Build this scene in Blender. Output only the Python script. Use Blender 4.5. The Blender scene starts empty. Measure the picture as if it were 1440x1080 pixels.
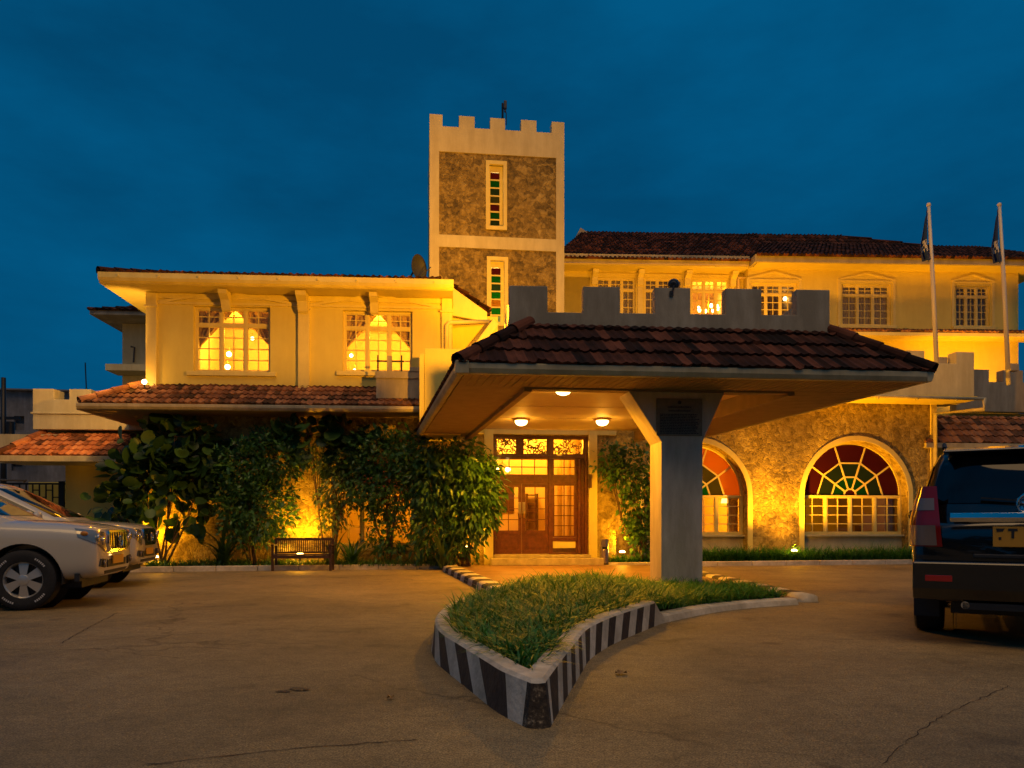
import bpy, bmesh, math, random
import numpy as np
from mathutils import Vector, Matrix
from mathutils.geometry import tessellate_polygon
PI = math.pi
R = math.radians
random.seed(7)
rng = np.random.default_rng(11)
S = bpy.context.scene
COL = S.collection

# ------------------------------------------------------------------ camera
F_PX, HX, HY, CAM_H = 1080.0, 720.0, 735.0, 1.12
cd = bpy.data.cameras.new('camera')
cam = bpy.data.objects.new('camera', cd); COL.objects.link(cam)
cam.location = (0, 0, CAM_H); cam.rotation_euler = (R(90), 0, 0)
cd.sensor_fit = 'HORIZONTAL'; cd.sensor_width = 36.0; cd.lens = 36.0 * F_PX / 1440.0
cd.shift_y = (HY - 540.0) / 1440.0
cd.clip_start = 0.05; cd.clip_end = 3000
S.camera = cam

# ------------------------------------------------------------------ world: dusk sky
SUN_EL, SUN_AZ = R(64), R(164)
w = bpy.data.worlds.new('World'); S.world = w; w.use_nodes = True
nt = w.node_tree; nt.nodes.clear()
def N(t, **k):
    n = nt.nodes.new(t)
    for a, b in k.items(): setattr(n, a, b)
    return n
out = N('ShaderNodeOutputWorld'); bg = N('ShaderNodeBackground')
sky = N('ShaderNodeTexSky', sky_type='NISHITA'); sky.sun_disc = False
sky.sun_elevation = R(-3.0); sky.sun_rotation = R(180)
tint = N('ShaderNodeMix', data_type='RGBA', blend_type='MULTIPLY'); tint.inputs[0].default_value = 1
tint.inputs[7].default_value = (0.002, 0.06, 0.10, 1)
tc = N('ShaderNodeTexCoord'); mp = N('ShaderNodeMapping'); mp.inputs['Scale'].default_value = (1.2, 1.2, 3.2)
mp.inputs['Location'].default_value = (0.3, 0.7, 0.15)
noi = N('ShaderNodeTexNoise'); noi.inputs['Scale'].default_value = 1.5; noi.inputs['Detail'].default_value = 7
noi.inputs['Roughness'].default_value = 0.58
rmp = N('ShaderNodeValToRGB')
rmp.color_ramp.elements[0].position = 0.36; rmp.color_ramp.elements[0].color = (0.0005, 0.056, 0.142, 1)
rmp.color_ramp.elements[1].position = 0.62; rmp.color_ramp.elements[1].color = (0.0005, 0.091, 0.220, 1)
add = N('ShaderNodeMix', data_type='RGBA', blend_type='ADD'); add.inputs[0].default_value = 1
L = nt.links.new
L(tc.outputs['Generated'], mp.inputs['Vector']); L(mp.outputs[0], noi.inputs['Vector']); L(noi.outputs['Fac'], rmp.inputs[0])
L(sky.outputs[0], tint.inputs[6]); L(rmp.outputs[0], add.inputs[6]); L(tint.outputs[2], add.inputs[7])
L(add.outputs[2], bg.inputs['Color']); L(bg.outputs[0], out.inputs['Surface'])
bg.inputs['Strength'].default_value = 1.0

# one soft, weak, warm sun: the afterglow behind the camera
sd = bpy.data.lights.new('sun', 'SUN'); sd.energy = 1.0; sd.angle = R(44); sd.color = (1.0, 0.60, 0.24)
sun = bpy.data.objects.new('sun', sd); COL.objects.link(sun)
dv = Vector((math.sin(SUN_AZ) * math.cos(SUN_EL), math.cos(SUN_AZ) * math.cos(SUN_EL), math.sin(SUN_EL)))
sun.rotation_euler = (-dv).to_track_quat('-Z', 'Y').to_euler()

S.view_settings.view_transform = 'Standard'; S.view_settings.look = 'None'
S.view_settings.exposure = 0.0; S.view_settings.gamma = 1.0
S.render.engine = 'CYCLES'
cy = S.cycles
cy.use_denoising = True
cy.max_bounces = 7; cy.diffuse_bounces = 3; cy.glossy_bounces = 3; cy.transmission_bounces = 5; cy.transparent_max_bounces = 12
cy.sample_clamp_indirect = 4.0; cy.caustics_reflective = False; cy.caustics_refractive = False

# ------------------------------------------------------------------ frames: a place and a heading
class Frame:
    def __init__(s, yaw, origin):
        s.a = R(yaw); s.o = Vector(origin if len(origin) == 3 else (*origin, 0.0))
        s.u = Vector((math.cos(s.a), math.sin(s.a), 0)); s.n = Vector((-math.sin(s.a), math.cos(s.a), 0))
        s.M = Matrix.Translation(s.o) @ Matrix.Rotation(s.a, 4, 'Z'); s.I = s.M.inverted()
    def at(s, px, py, y=0.0):                    # where a sight line meets the plane local y; gives local x, z
        o = s.I @ Vector((0, 0, CAM_H))
        d = s.I.to_3x3() @ Vector(((px - HX) / F_PX, 1.0, (HY - py) / F_PX))
        t = (y - o.y) / d.y; p = o + d * t
        return p.x, p.z
    def X(s, px, y=0.0): return s.at(px, HY, y)[0]
    def Z(s, px, py, y=0.0): return s.at(px, py, y)[1]
    def w(s, x, y, z=0.0): return s.M @ Vector((x, y, z))
def fpx(yaw, px, depth): return Frame(yaw, ((px - HX) / F_PX * depth, depth))
def ground(px, py, z=0.0):
    t = (CAM_H - z) * F_PX / (py - HY)
    return Vector(((px - HX) / F_PX * t, t, z))
WORLD = Frame(0, (0, 0, 0))

# ------------------------------------------------------------------ mesh builder
ROOTF = {}
class MB:
    def __init__(s, fr=WORLD): s.fr = fr; s.v = []; s.f = []; s.m = []; s.mat = 0
    def add(s, vs, fs, mat=None):
        b = len(s.v); s.v += [Vector(p) for p in vs]
        s.f += [[b + i for i in f] for f in fs]; s.m += [s.mat if mat is None else mat] * len(fs); return s
    def box(s, x0, x1, y0, y1, z0, z1, mat=None):
        x0, x1 = sorted((x0, x1)); y0, y1 = sorted((y0, y1)); z0, z1 = sorted((z0, z1))
        return s.add([(x0,y0,z0),(x1,y0,z0),(x1,y1,z0),(x0,y1,z0),(x0,y0,z1),(x1,y0,z1),(x1,y1,z1),(x0,y1,z1)],
                     [(3,2,1,0),(4,5,6,7),(0,1,5,4),(1,2,6,5),(2,3,7,6),(3,0,4,7)], mat)
    def plate(s, outer, holes, y0, y1, mat=None):  # x,z loops pushed from y0 to y1
        loops = [list(outer)] + [list(h) for h in holes]
        def area(l): return sum(l[i][0]*l[(i+1)%len(l)][1]-l[(i+1)%len(l)][0]*l[i][1] for i in range(len(l)))
        if area(loops[0]) < 0: loops[0].reverse()
        for h in loops[1:]:
            if area(h) > 0: h.reverse()
        tris = tessellate_polygon([[Vector((x, z, 0)) for x, z in l] for l in loops])
        pts = [p for l in loops for p in l]; n = len(pts)
        vs = [(x, y0, z) for x, z in pts] + [(x, y1, z) for x, z in pts]
        fs = []
        for t in tris:
            a, b, c = [pts[i] for i in t]
            if (b[0]-a[0])*(c[1]-a[1])-(c[0]-a[0])*(b[1]-a[1]) < 0: t = (t[0], t[2], t[1])
            fs.append(tuple(t)); fs.append((t[0]+n, t[2]+n, t[1]+n))
        k = 0
        for l in loops:
            m = len(l)
            for i in range(m):
                a, b = k+i, k+(i+1) % m
                fs.append((b, a, a+n, b+n))
            k += m
        return s.add(vs, fs, mat)
    def prism(s, loop, a, b, axis='x', mat=None):  # loop in the other two axes (y,z for x; x,y for z), convex
        n = len(loop)
        mk = {'x': lambda p, q: (q, p[0], p[1]), 'z': lambda p, q: (p[0], p[1], q), 'y': lambda p, q: (p[0], q, p[1])}[axis]
        vs = [mk(p, a) for p in loop] + [mk(p, b) for p in loop]
        fs = [tuple(range(n))[::-1], tuple(range(n, 2*n))] + [(i, (i+1) % n, (i+1) % n + n, i+n) for i in range(n)]
        return s.add(vs, fs, mat)
    def tube(s, pts, r, n=8, mat=None, cap=True):
        pts = [Vector(p) for p in pts]; rs = r if isinstance(r, (list, tuple)) else [r]*len(pts)
        vs = []; prev = None
        for i, p in enumerate(pts):
            d = (pts[min(i+1, len(pts)-1)] - pts[max(i-1, 0)]).normalized()
            a = prev if prev is not None else (Vector((0,0,1)) if abs(d.z) < 0.9 else Vector((1,0,0)))
            u = (a - d*a.dot(d)).normalized(); prev = u; q = d.cross(u)
            for k in range(n):
                t = 2*PI*k/n; vs.append(p + (u*math.cos(t) + q*math.sin(t))*rs[i])
        fs = [(i*n+k, i*n+(k+1) % n, (i+1)*n+(k+1) % n, (i+1)*n+k) for i in range(len(pts)-1) for k in range(n)]
        if cap: fs += [tuple(range(n))[::-1], tuple(range((len(pts)-1)*n, len(pts)*n))]
        return s.add(vs, fs, mat)
    def bar(s, p, q, w, h, mat=None):               # rectangular stick from p to q
        p, q = Vector(p), Vector(q); d = (q-p).normalized()
        a = Vector((0,0,1)) if abs(d.z) < 0.95 else Vector((0,1,0))
        u = d.cross(a).normalized()*w/2; v = u.normalized().cross(d)*h/2
        vs = [p-u-v, p+u-v, p+u+v, p-u+v, q-u-v, q+u-v, q+u+v, q-u+v]
        return s.add(vs, [(0,1,2,3),(7,6,5,4),(0,4,5,1),(1,5,6,2),(2,6,7,3),(3,7,4,0)], mat)
    def lathe(s, prof, c=(0,0,0), n=24, axis='z', mat=None):
        c = Vector(c); vs = []
        for r, h in prof:
            for k in range(n):
                t = 2*PI*k/n; x, y = r*math.cos(t), r*math.sin(t)
                vs.append(c + Vector({'z': (x, y, h), 'x': (h, x, y), 'y': (x, h, y)}[axis]))
        fs = [(i*n+k, i*n+(k+1) % n, (i+1)*n+(k+1) % n, (i+1)*n+k) for i in range(len(prof)-1) for k in range(n)]
        fs += [tuple(range(n))[::-1], tuple(range((len(prof)-1)*n, len(prof)*n))]
        return s.add(vs, fs, mat)
    def ball(s, c, r, n=12, sc=(1,1,1), mat=None):
        prof = [(r*math.sin(PI*i/n)+1e-5, -r*math.cos(PI*i/n)) for i in range(n+1)]
        b = len(s.v); s.lathe(prof, (0,0,0), n*2, 'z', mat)
        for i in range(b, len(s.v)): s.v[i] = Vector((s.v[i].x*sc[0]+c[0], s.v[i].y*sc[1]+c[1], s.v[i].z*sc[2]+c[2]))
        return s
    def raw(s, V, faces, mat=0):
        b = len(s.v); s.v += [Vector(p) for p in V]; s.f += [[i+b for i in f] for f in faces]; s.m += [mat]*len(faces); return s
    def build(s, name, mats, parent=None, smooth=False, bevel=0, autosm=None):
        me = bpy.data.meshes.new(name)
        rt = parent
        while rt is not None and rt.parent is not None: rt = rt.parent
        T = (ROOTF[rt.name].I if rt is not None and rt.name in ROOTF else Matrix()) @ s.fr.M
        me.from_pydata([tuple(T @ p) for p in s.v], [], s.f)
        if not isinstance(mats, (list, tuple)): mats = [mats]
        for m in mats: me.materials.append(m)
        me.polygons.foreach_set('material_index', s.m)
        if smooth: me.polygons.foreach_set('use_smooth', [True]*len(s.f))
        me.update()
        bm = bmesh.new(); bm.from_mesh(me); bmesh.ops.recalc_face_normals(bm, faces=bm.faces); bm.to_mesh(me); bm.free()
        o = bpy.data.objects.new(name, me); COL.objects.link(o)
        if parent is not None: o.parent = parent
        if autosm is not None:
            me.polygons.foreach_set('use_smooth', [True]*len(me.polygons)); me.set_sharp_from_angle(angle=R(autosm))
        if bevel:
            bv = o.modifiers.new('edge', 'BEVEL'); bv.width = bevel; bv.segments = 2; bv.limit_method = 'ANGLE'; bv.angle_limit = R(40)
        return o
def npmesh(name, V, faces, mats, parent=None, fr=WORLD, midx=None, smooth=True):
    """V (n,3) array and faces (m,k) array to one mesh object."""
    rt = parent
    while rt is not None and rt.parent is not None: rt = rt.parent
    T = (ROOTF[rt.name].I if rt is not None and rt.name in ROOTF else Matrix()) @ fr.M
    A = np.array(T); V = V @ A[:3, :3].T + A[:3, 3]
    me = bpy.data.meshes.new(name); k = faces.shape[1]
    me.vertices.add(len(V)); me.vertices.foreach_set('co', V.astype(np.float32).ravel())
    me.loops.add(faces.size); me.loops.foreach_set('vertex_index', faces.astype(np.int32).ravel())
    me.polygons.add(len(faces)); me.polygons.foreach_set('loop_start', np.arange(0, faces.size, k, dtype=np.int32))
    me.polygons.foreach_set('loop_total', np.full(len(faces), k, dtype=np.int32))
    for m in (mats if isinstance(mats, (list, tuple)) else [mats]): me.materials.append(m)
    if midx is not None: me.polygons.foreach_set('material_index', midx.astype(np.int32))
    me.polygons.foreach_set('use_smooth', np.full(len(faces), smooth))
    me.update(calc_edges=True); me.validate()
    o = bpy.data.objects.new(name, me); COL.objects.link(o)
    if parent is not None: o.parent = parent
    return o
def tag(o, label=None, cat=None, group=None, kind=None):
    if label: o['label'] = label
    if cat: o['category'] = cat
    if group: o['group'] = group
    if kind: o['kind'] = kind
    return o
def root(name, label, cat, fr, group=None):
    o = bpy.data.objects.new(name, None); COL.objects.link(o); o.empty_display_size = 0.2
    o.location = fr.o; o.rotation_euler = (0, 0, fr.a); ROOTF[o.name] = fr
    return tag(o, label, cat, group)
def copy_tree(o, parent=None):
    c = o.copy(); COL.objects.link(c); c.parent = parent
    for ch in list(o.children): copy_tree(ch, c)
    return c
def lamp(kind, p, energy, color, parent=None, size=0.05, aim=None, cone=90, blend=0.5, name='lamp_light'):
    d = bpy.data.lights.new(name, kind); d.energy = energy; d.color = color; d.shadow_soft_size = size
    o = bpy.data.objects.new(name, d); COL.objects.link(o)
    p = Vector(p); M = Matrix.Translation(p)
    if kind == 'SPOT':
        d.spot_size = R(cone); d.spot_blend = blend
        M = M @ (Vector(aim) - p).to_track_quat('-Z', 'Y').to_matrix().to_4x4()
    rt = parent
    while rt is not None and rt.parent is not None: rt = rt.parent
    if parent is not None:
        o.parent = parent; M = ROOTF[rt.name].I @ M
    o.matrix_local = M
    return o

# ------------------------------------------------------------------ materials
def mat(name, col, rough=0.6, metal=0.0, nscale=None, namp=0.25, bump=0.0, bscale=None, coat=0.0, spec=None, stain=0.0, streak=False):
    m = bpy.data.materials.new(name); m.use_nodes = True; t = m.node_tree
    p = t.nodes['Principled BSDF']; p.inputs['Roughness'].default_value = rough; p.inputs['Metallic'].default_value = metal
    p.inputs['Base Color'].default_value = (*col, 1)
    if spec is not None: p.inputs['Specular IOR Level'].default_value = spec
    if coat: p.inputs['Coat Weight'].default_value = coat; p.inputs['Coat Roughness'].default_value = 0.03
    geo = t.nodes.new('ShaderNodeTexCoord')
    last = None
    if nscale:
        n = t.nodes.new('ShaderNodeTexNoise'); n.inputs['Scale'].default_value = nscale; n.inputs['Detail'].default_value = 6
        n.inputs['Roughness'].default_value = 0.6
        t.links.new(geo.outputs['Object'], n.inputs['Vector'])
        r = t.nodes.new('ShaderNodeValToRGB')
        r.color_ramp.elements[0].position = 0.3; r.color_ramp.elements[1].position = 0.7
        r.color_ramp.elements[0].color = (*[c*(1-namp) for c in col], 1)
        r.color_ramp.elements[1].color = (*[min(1, c*(1+namp)) for c in col], 1)
        t.links.new(n.outputs['Fac'], r.inputs[0]); last = r.outputs[0]
    if stain:
        n2 = t.nodes.new('ShaderNodeTexNoise'); n2.inputs['Scale'].default_value = 0.9; n2.inputs['Detail'].default_value = 9
        n2.inputs['Roughness'].default_value = 0.7
        mp2 = t.nodes.new('ShaderNodeMapping'); mp2.inputs['Scale'].default_value = (2.2, 2.2, 0.45) if streak else (1, 1, 1)
        t.links.new(geo.outputs['Object'], mp2.inputs[0]); t.links.new(mp2.outputs[0], n2.inputs['Vector'])
        r2 = t.nodes.new('ShaderNodeValToRGB'); r2.color_ramp.elements[0].position = 0.42; r2.color_ramp.elements[1].position = 0.62
        k = 1 - stain
        r2.color_ramp.elements[0].color = (k, k*0.97, k*0.9, 1); r2.color_ramp.elements[1].color = (1, 1, 1, 1)
        t.links.new(n2.outputs['Fac'], r2.inputs[0])
        mx = t.nodes.new('ShaderNodeMix'); mx.data_type = 'RGBA'; mx.blend_type = 'MULTIPLY'; mx.inputs[0].default_value = 1
        if last is not None: t.links.new(last, mx.inputs[6])
        else: mx.inputs[6].default_value = (*col, 1)
        t.links.new(r2.outputs[0], mx.inputs[7]); last = mx.outputs[2]
    if last is not None: t.links.new(last, p.inputs['Base Color'])
    if bump:
        b = t.nodes.new('ShaderNodeBump'); b.inputs['Strength'].default_value = bump; b.inputs['Distance'].default_value = 0.02
        n3 = t.nodes.new('ShaderNodeTexNoise'); n3.inputs['Scale'].default_value = bscale or 30; n3.inputs['Detail'].default_value = 8
        t.links.new(geo.outputs['Object'], n3.inputs['Vector']); t.links.new(n3.outputs['Fac'], b.inputs['Height'])
        t.links.new(b.outputs[0], p.inputs['Normal'])
    return m
def emit(name, col, s):
    m = bpy.data.materials.new(name); m.use_nodes = True; t = m.node_tree; t.nodes.clear()
    e = t.nodes.new('ShaderNodeEmission'); e.inputs[0].default_value = (*col, 1); e.inputs[1].default_value = s
    o = t.nodes.new('ShaderNodeOutputMaterial'); t.links.new(e.outputs[0], o.inputs[0]); return m
def glass(name, tintc=(0.9, 0.9, 0.88), gloss=0.12, rough=0.02):
    m = bpy.data.materials.new(name); m.use_nodes = True; t = m.node_tree; t.nodes.clear()
    tr = t.nodes.new('ShaderNodeBsdfTransparent'); tr.inputs[0].default_value = (*tintc, 1)
    g = t.nodes.new('ShaderNodeBsdfGlossy'); g.inputs['Roughness'].default_value = rough
    fr = t.nodes.new('ShaderNodeFresnel'); fr.inputs[0].default_value = 1.45
    mx = t.nodes.new('ShaderNodeMixShader'); o = t.nodes.new('ShaderNodeOutputMaterial')
    ad = t.nodes.new('ShaderNodeMath'); ad.operation = 'MULTIPLY_ADD'; ad.inputs[1].default_value = 0.55; ad.inputs[2].default_value = 0.0
    t.links.new(fr.outputs[0], ad.inputs[0]); t.links.new(ad.outputs[0], mx.inputs[0])
    t.links.new(tr.outputs[0], mx.inputs[1]); t.links.new(g.outputs[0], mx.inputs[2]); t.links.new(mx.outputs[0], o.inputs[0])
    return m
def stained(name, col):
    m = bpy.data.materials.new(name); m.use_nodes = True; t = m.node_tree; t.nodes.clear()
    tr = t.nodes.new('ShaderNodeBsdfTranslucent'); tr.inputs[0].default_value = (*col, 1)
    d = t.nodes.new('ShaderNodeBsdfPrincipled'); d.inputs['Base Color'].default_value = (*[c*0.22 for c in col], 1); d.inputs['Roughness'].default_value = 0.3; d.inputs['Specular IOR Level'].default_value = 0.12
    mx = t.nodes.new('ShaderNodeMixShader'); mx.inputs[0].default_value = 0.5; o = t.nodes.new('ShaderNodeOutputMaterial')
    t.links.new(tr.outputs[0], mx.inputs[1]); t.links.new(d.outputs[0], mx.inputs[2]); t.links.new(mx.outputs[0], o.inputs[0]); return m
def leafmat(name, c0, c1, rough=0.38, trans=0.3):
    m = bpy.data.materials.new(name); m.use_nodes = True; t = m.node_tree
    p = t.nodes['Principled BSDF']; p.inputs['Roughness'].default_value = rough
    g = t.nodes.new('ShaderNodeNewGeometry'); r = t.nodes.new('ShaderNodeValToRGB')
    r.color_ramp.elements[0].color = (*c0, 1); r.color_ramp.elements[1].color = (*c1, 1)
    t.links.new(g.outputs['Random Per Island'], r.inputs[0]); t.links.new(r.outputs[0], p.inputs['Base Color'])
    tl = t.nodes.new('ShaderNodeBsdfTranslucent'); t.links.new(r.outputs[0], tl.inputs[0])
    mx = t.nodes.new('ShaderNodeMixShader'); mx.inputs[0].default_value = trans
    o = t.nodes['Material Output']; t.links.new(p.outputs[0], mx.inputs[1]); t.links.new(tl.outputs[0], mx.inputs[2]); t.links.new(mx.outputs[0], o.inputs[0])
    return m
def stonemat(name, dark, mid, light, scale=8.5, bump=0.7):
    m = bpy.data.materials.new(name); m.use_nodes = True; t = m.node_tree; lk = t.links.new
    p = t.nodes['Principled BSDF']; p.inputs['Roughness'].default_value = 0.9
    tc = t.nodes.new('ShaderNodeTexCoord')
    n0 = t.nodes.new('ShaderNodeTexNoise'); n0.inputs['Scale'].default_value = 3.5; n0.inputs['Detail'].default_value = 4
    mixv = t.nodes.new('ShaderNodeMix'); mixv.data_type = 'RGBA'; mixv.blend_type = 'LINEAR_LIGHT'; mixv.inputs[0].default_value = 0.22
    lk(tc.outputs['Object'], n0.inputs['Vector']); lk(tc.outputs['Object'], mixv.inputs[6]); lk(n0.outputs['Color'], mixv.inputs[7])
    vo = t.nodes.new('ShaderNodeTexVoronoi'); vo.inputs['Scale'].default_value = scale
    ve = t.nodes.new('ShaderNodeTexVoronoi'); ve.feature = 'DISTANCE_TO_EDGE'; ve.inputs['Scale'].default_value = scale
    lk(mixv.outputs[2], vo.inputs['Vector']); lk(mixv.outputs[2], ve.inputs['Vector'])
    n1 = t.nodes.new('ShaderNodeTexNoise'); n1.inputs['Scale'].default_value = 9; n1.inputs['Detail'].default_value = 10; n1.inputs['Roughness'].default_value = 0.7
    n2 = t.nodes.new('ShaderNodeTexNoise'); n2.inputs['Scale'].default_value = 1.3; n2.inputs['Detail'].default_value = 5
    lk(tc.outputs['Object'], n1.inputs['Vector']); lk(tc.outputs['Object'], n2.inputs['Vector'])
    sep = t.nodes.new('ShaderNodeSeparateColor'); lk(vo.outputs['Color'], sep.inputs[0])
    m1 = t.nodes.new('ShaderNodeMath'); m1.operation = 'MULTIPLY_ADD'; m1.inputs[1].default_value = 0.24
    lk(sep.outputs[0], m1.inputs[0])
    m2 = t.nodes.new('ShaderNodeMath'); m2.operation = 'MULTIPLY_ADD'; m2.inputs[1].default_value = 0.75
    lk(n1.outputs['Fac'], m2.inputs[0]); lk(m1.outputs[0], m2.inputs[2])
    m3 = t.nodes.new('ShaderNodeMath'); m3.operation = 'MULTIPLY'; m3.inputs[1].default_value = 0.42
    lk(n2.outputs['Fac'], m3.inputs[0]); lk(m3.outputs[0], m1.inputs[2])
    rp = t.nodes.new('ShaderNodeValToRGB'); rp.color_ramp.elements[0].position = 0.5; rp.color_ramp.elements[0].color = (*dark, 1)
    rp.color_ramp.elements[1].position = 1.0; rp.color_ramp.elements[1].color = (*light, 1)
    e = rp.color_ramp.elements.new(0.72); e.color = (*mid, 1)
    lk(m2.outputs[0], rp.inputs[0]); lk(rp.outputs[0], p.inputs['Base Color'])
    b1 = t.nodes.new('ShaderNodeMath'); b1.operation = 'MINIMUM'; b1.inputs[1].default_value = 0.12; lk(ve.outputs['Distance'], b1.inputs[0])
    b2 = t.nodes.new('ShaderNodeMath'); b2.operation = 'MULTIPLY_ADD'; b2.inputs[1].default_value = 4.0; lk(b1.outputs[0], b2.inputs[0]); lk(n1.outputs['Fac'], b2.inputs[2])
    bp = t.nodes.new('ShaderNodeBump'); bp.inputs['Strength'].default_value = bump; bp.inputs['Distance'].default_value = 0.06
    lk(b2.outputs[0], bp.inputs['Height']); lk(bp.outputs[0], p.inputs['Normal'])
    return m
def tilemat(name, a, b, c):
    m = bpy.data.materials.new(name); m.use_nodes = True; t = m.node_tree; lk = t.links.new
    p = t.nodes['Principled BSDF']; p.inputs['Roughness'].default_value = 0.9; p.inputs['Specular IOR Level'].default_value = 0.2
    at = t.nodes.new('ShaderNodeAttribute'); at.attribute_name = 'tile_tone'
    tc = t.nodes.new('ShaderNodeTexCoord'); n = t.nodes.new('ShaderNodeTexNoise'); n.inputs['Scale'].default_value = 2.2; n.inputs['Detail'].default_value = 9; n.inputs['Roughness'].default_value = 0.7
    lk(tc.outputs['Object'], n.inputs['Vector'])
    mm = t.nodes.new('ShaderNodeMath'); mm.operation = 'MULTIPLY_ADD'; mm.inputs[1].default_value = 0.55; lk(at.outputs['Fac'], mm.inputs[0])
    m5 = t.nodes.new('ShaderNodeMath'); m5.operation = 'MULTIPLY_ADD'; m5.inputs[1].default_value = 0.9; m5.inputs[2].default_value = -0.22; lk(n.outputs['Fac'], m5.inputs[0]); lk(m5.outputs[0], mm.inputs[2])
    r = t.nodes.new('ShaderNodeValToRGB'); r.color_ramp.elements[0].position = 0.2; r.color_ramp.elements[0].color = (*a, 1)
    r.color_ramp.elements[1].position = 0.85; r.color_ramp.elements[1].color = (*c, 1); e = r.color_ramp.elements.new(0.5); e.color = (*b, 1)
    lk(mm.outputs[0], r.inputs[0]); lk(r.outputs[0], p.inputs['Base Color'])
    bp = t.nodes.new('ShaderNodeBump'); bp.inputs['Strength'].default_value = 0.3; bp.inputs['Distance'].default_value = 0.01
    n4 = t.nodes.new('ShaderNodeTexNoise'); n4.inputs['Scale'].default_value = 40; lk(tc.outputs['Object'], n4.inputs['Vector']); lk(n4.outputs['Fac'], bp.inputs['Height']); lk(bp.outputs[0], p.inputs['Normal'])
    return m
AMBER = (1.0, 0.40, 0.008); WARM = (1.0, 0.41, 0.012)
M = dict(
    cream=mat('cream_paint', (0.72, 0.60, 0.13), 0.7, nscale=2.5, namp=0.04, bump=0.12, bscale=60, stain=0.06, streak=True),
    trim=mat('cream_trim', (0.76, 0.64, 0.20), 0.6, nscale=4, namp=0.05, stain=0.10, streak=True),
    white=mat('white_paint', (0.62, 0.55, 0.31), 0.65, nscale=3, namp=0.06, bump=0.12, bscale=50, stain=0.17, streak=True),
    columnpaint=mat('column_paint', (0.68, 0.57, 0.43), 0.7, nscale=3, namp=0.06, stain=0.28, streak=True, bump=.15, bscale=40), grey=mat('grey_paint', (0.42, 0.36, 0.25), 0.75, nscale=3, namp=0.08, stain=0.32, streak=True, bump=.15, bscale=40),
    gutter=mat('gutter_paint', (0.52, 0.45, 0.26), 0.45, nscale=5, namp=0.1, stain=0.25, streak=True),
    soffit=mat('soffit_boards', (0.31, 0.215, 0.10), 0.7, nscale=4, namp=0.15),
    ceiling=mat('ceiling_paint', (0.70, 0.58, 0.36), 0.6, nscale=3, namp=0.05, stain=0.12),
    stone=stonemat('coral_stone', (0.14, 0.095, 0.025), (0.36, 0.26, 0.07), (0.62, 0.49, 0.17)),
    towerstone=stonemat('tower_stone', (0.08, 0.058, 0.02), (0.26, 0.18, 0.045), (0.50, 0.37, 0.12), 7.0),
    tile=tilemat('roof_tiles', (0.045, 0.028, 0.018), (0.20, 0.085, 0.045), (0.40, 0.19, 0.09)),
    tiledark=tilemat('weathered_roof_tiles', (0.012, 0.006, 0.003), (0.052, 0.018, 0.009), (0.17, 0.056, 0.028)),
    tileorange=tilemat('orange_roof_tiles', (0.09, 0.035, 0.015), (0.42, 0.14, 0.05), (0.65, 0.27, 0.10)),
    wood=mat('mahogany', (0.115, 0.034, 0.012), 0.35, nscale=9, namp=0.35, coat=0.3),
    darkwood=mat('dark_wood', (0.07, 0.030, 0.014), 0.4, nscale=9, namp=0.35),
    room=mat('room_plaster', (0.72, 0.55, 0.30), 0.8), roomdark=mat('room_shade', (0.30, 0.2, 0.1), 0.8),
    curtain=mat('curtain_cloth', (0.66, 0.47, 0.20), 0.9, nscale=14, namp=0.15),
    blind=mat('beige_blind', (0.52, 0.44, 0.32), 0.9, nscale=8, namp=0.15),
    glass=glass('window_glass'), doorglass=glass('door_glass', (0.92, 0.86, 0.75), 0.1),
    bulb=emit('lit_bulb', (1.0, 0.62, 0.22), 22), bulb2=emit('lit_shade', (1.0, 0.55, 0.12), 5), diffuser=emit('lamp_bowl', (1.0, 0.60, 0.20), 12),
    metal=mat('dark_iron', (0.03, 0.028, 0.026), 0.45, 0.6), steel=mat('brushed_steel', (0.45, 0.40, 0.33), 0.3, 1.0, nscale=20, namp=0.15),
    pole=mat('pole_paint', (0.66, 0.60, 0.48), 0.4), brass=mat('brass', (0.7, 0.45, 0.15), 0.3, 1.0),
    black=mat('black_plastic', (0.015, 0.015, 0.016), 0.5), concrete=mat('step_stone', (0.42, 0.34, 0.20), 0.7, nscale=6, namp=0.25, bump=0.3, bscale=25),
    flag=mat('blue_flag', (0.012, 0.035, 0.13), 0.8), flagwhite=mat('flag_print', (0.5, 0.5, 0.5), 0.8),
    plaque=mat('plaque_bronze', (0.20, 0.155, 0.09), 0.55, 0.0, nscale=12, namp=0.2), plaquetext=mat('plaque_letters', (0.035, 0.028, 0.02), 0.6),
    soil=mat('soil', (0.06, 0.04, 0.022), 0.95, nscale=8, namp=0.5, bump=0.8, bscale=20),
    dish=mat('dish_grey', (0.05, 0.05, 0.055), 0.6),
    bench=mat('bench_timber', (0.06, 0.028, 0.014), 0.5, nscale=12, namp=0.3),
    farwall=mat('far_plaster', (0.22, 0.21, 0.21), 0.8, nscale=1.5, namp=0.25, stain=0.3, streak=True),
    dark=mat('dark_opening', (0.02, 0.018, 0.016), 0.6), bark=mat('bark', (0.16, 0.10, 0.05), 0.9, nscale=14, namp=0.4, bump=0.6, bscale=25),
    kwhite=mat('kerb_white', (0.74, 0.66, 0.52), 0.75, nscale=9, namp=0.14, bump=0.5, bscale=22, stain=0.38),
    kblack=mat('kerb_black', (0.050, 0.032, 0.019), 0.7, nscale=9, namp=0.5, bump=0.35, bscale=25),
)

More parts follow.
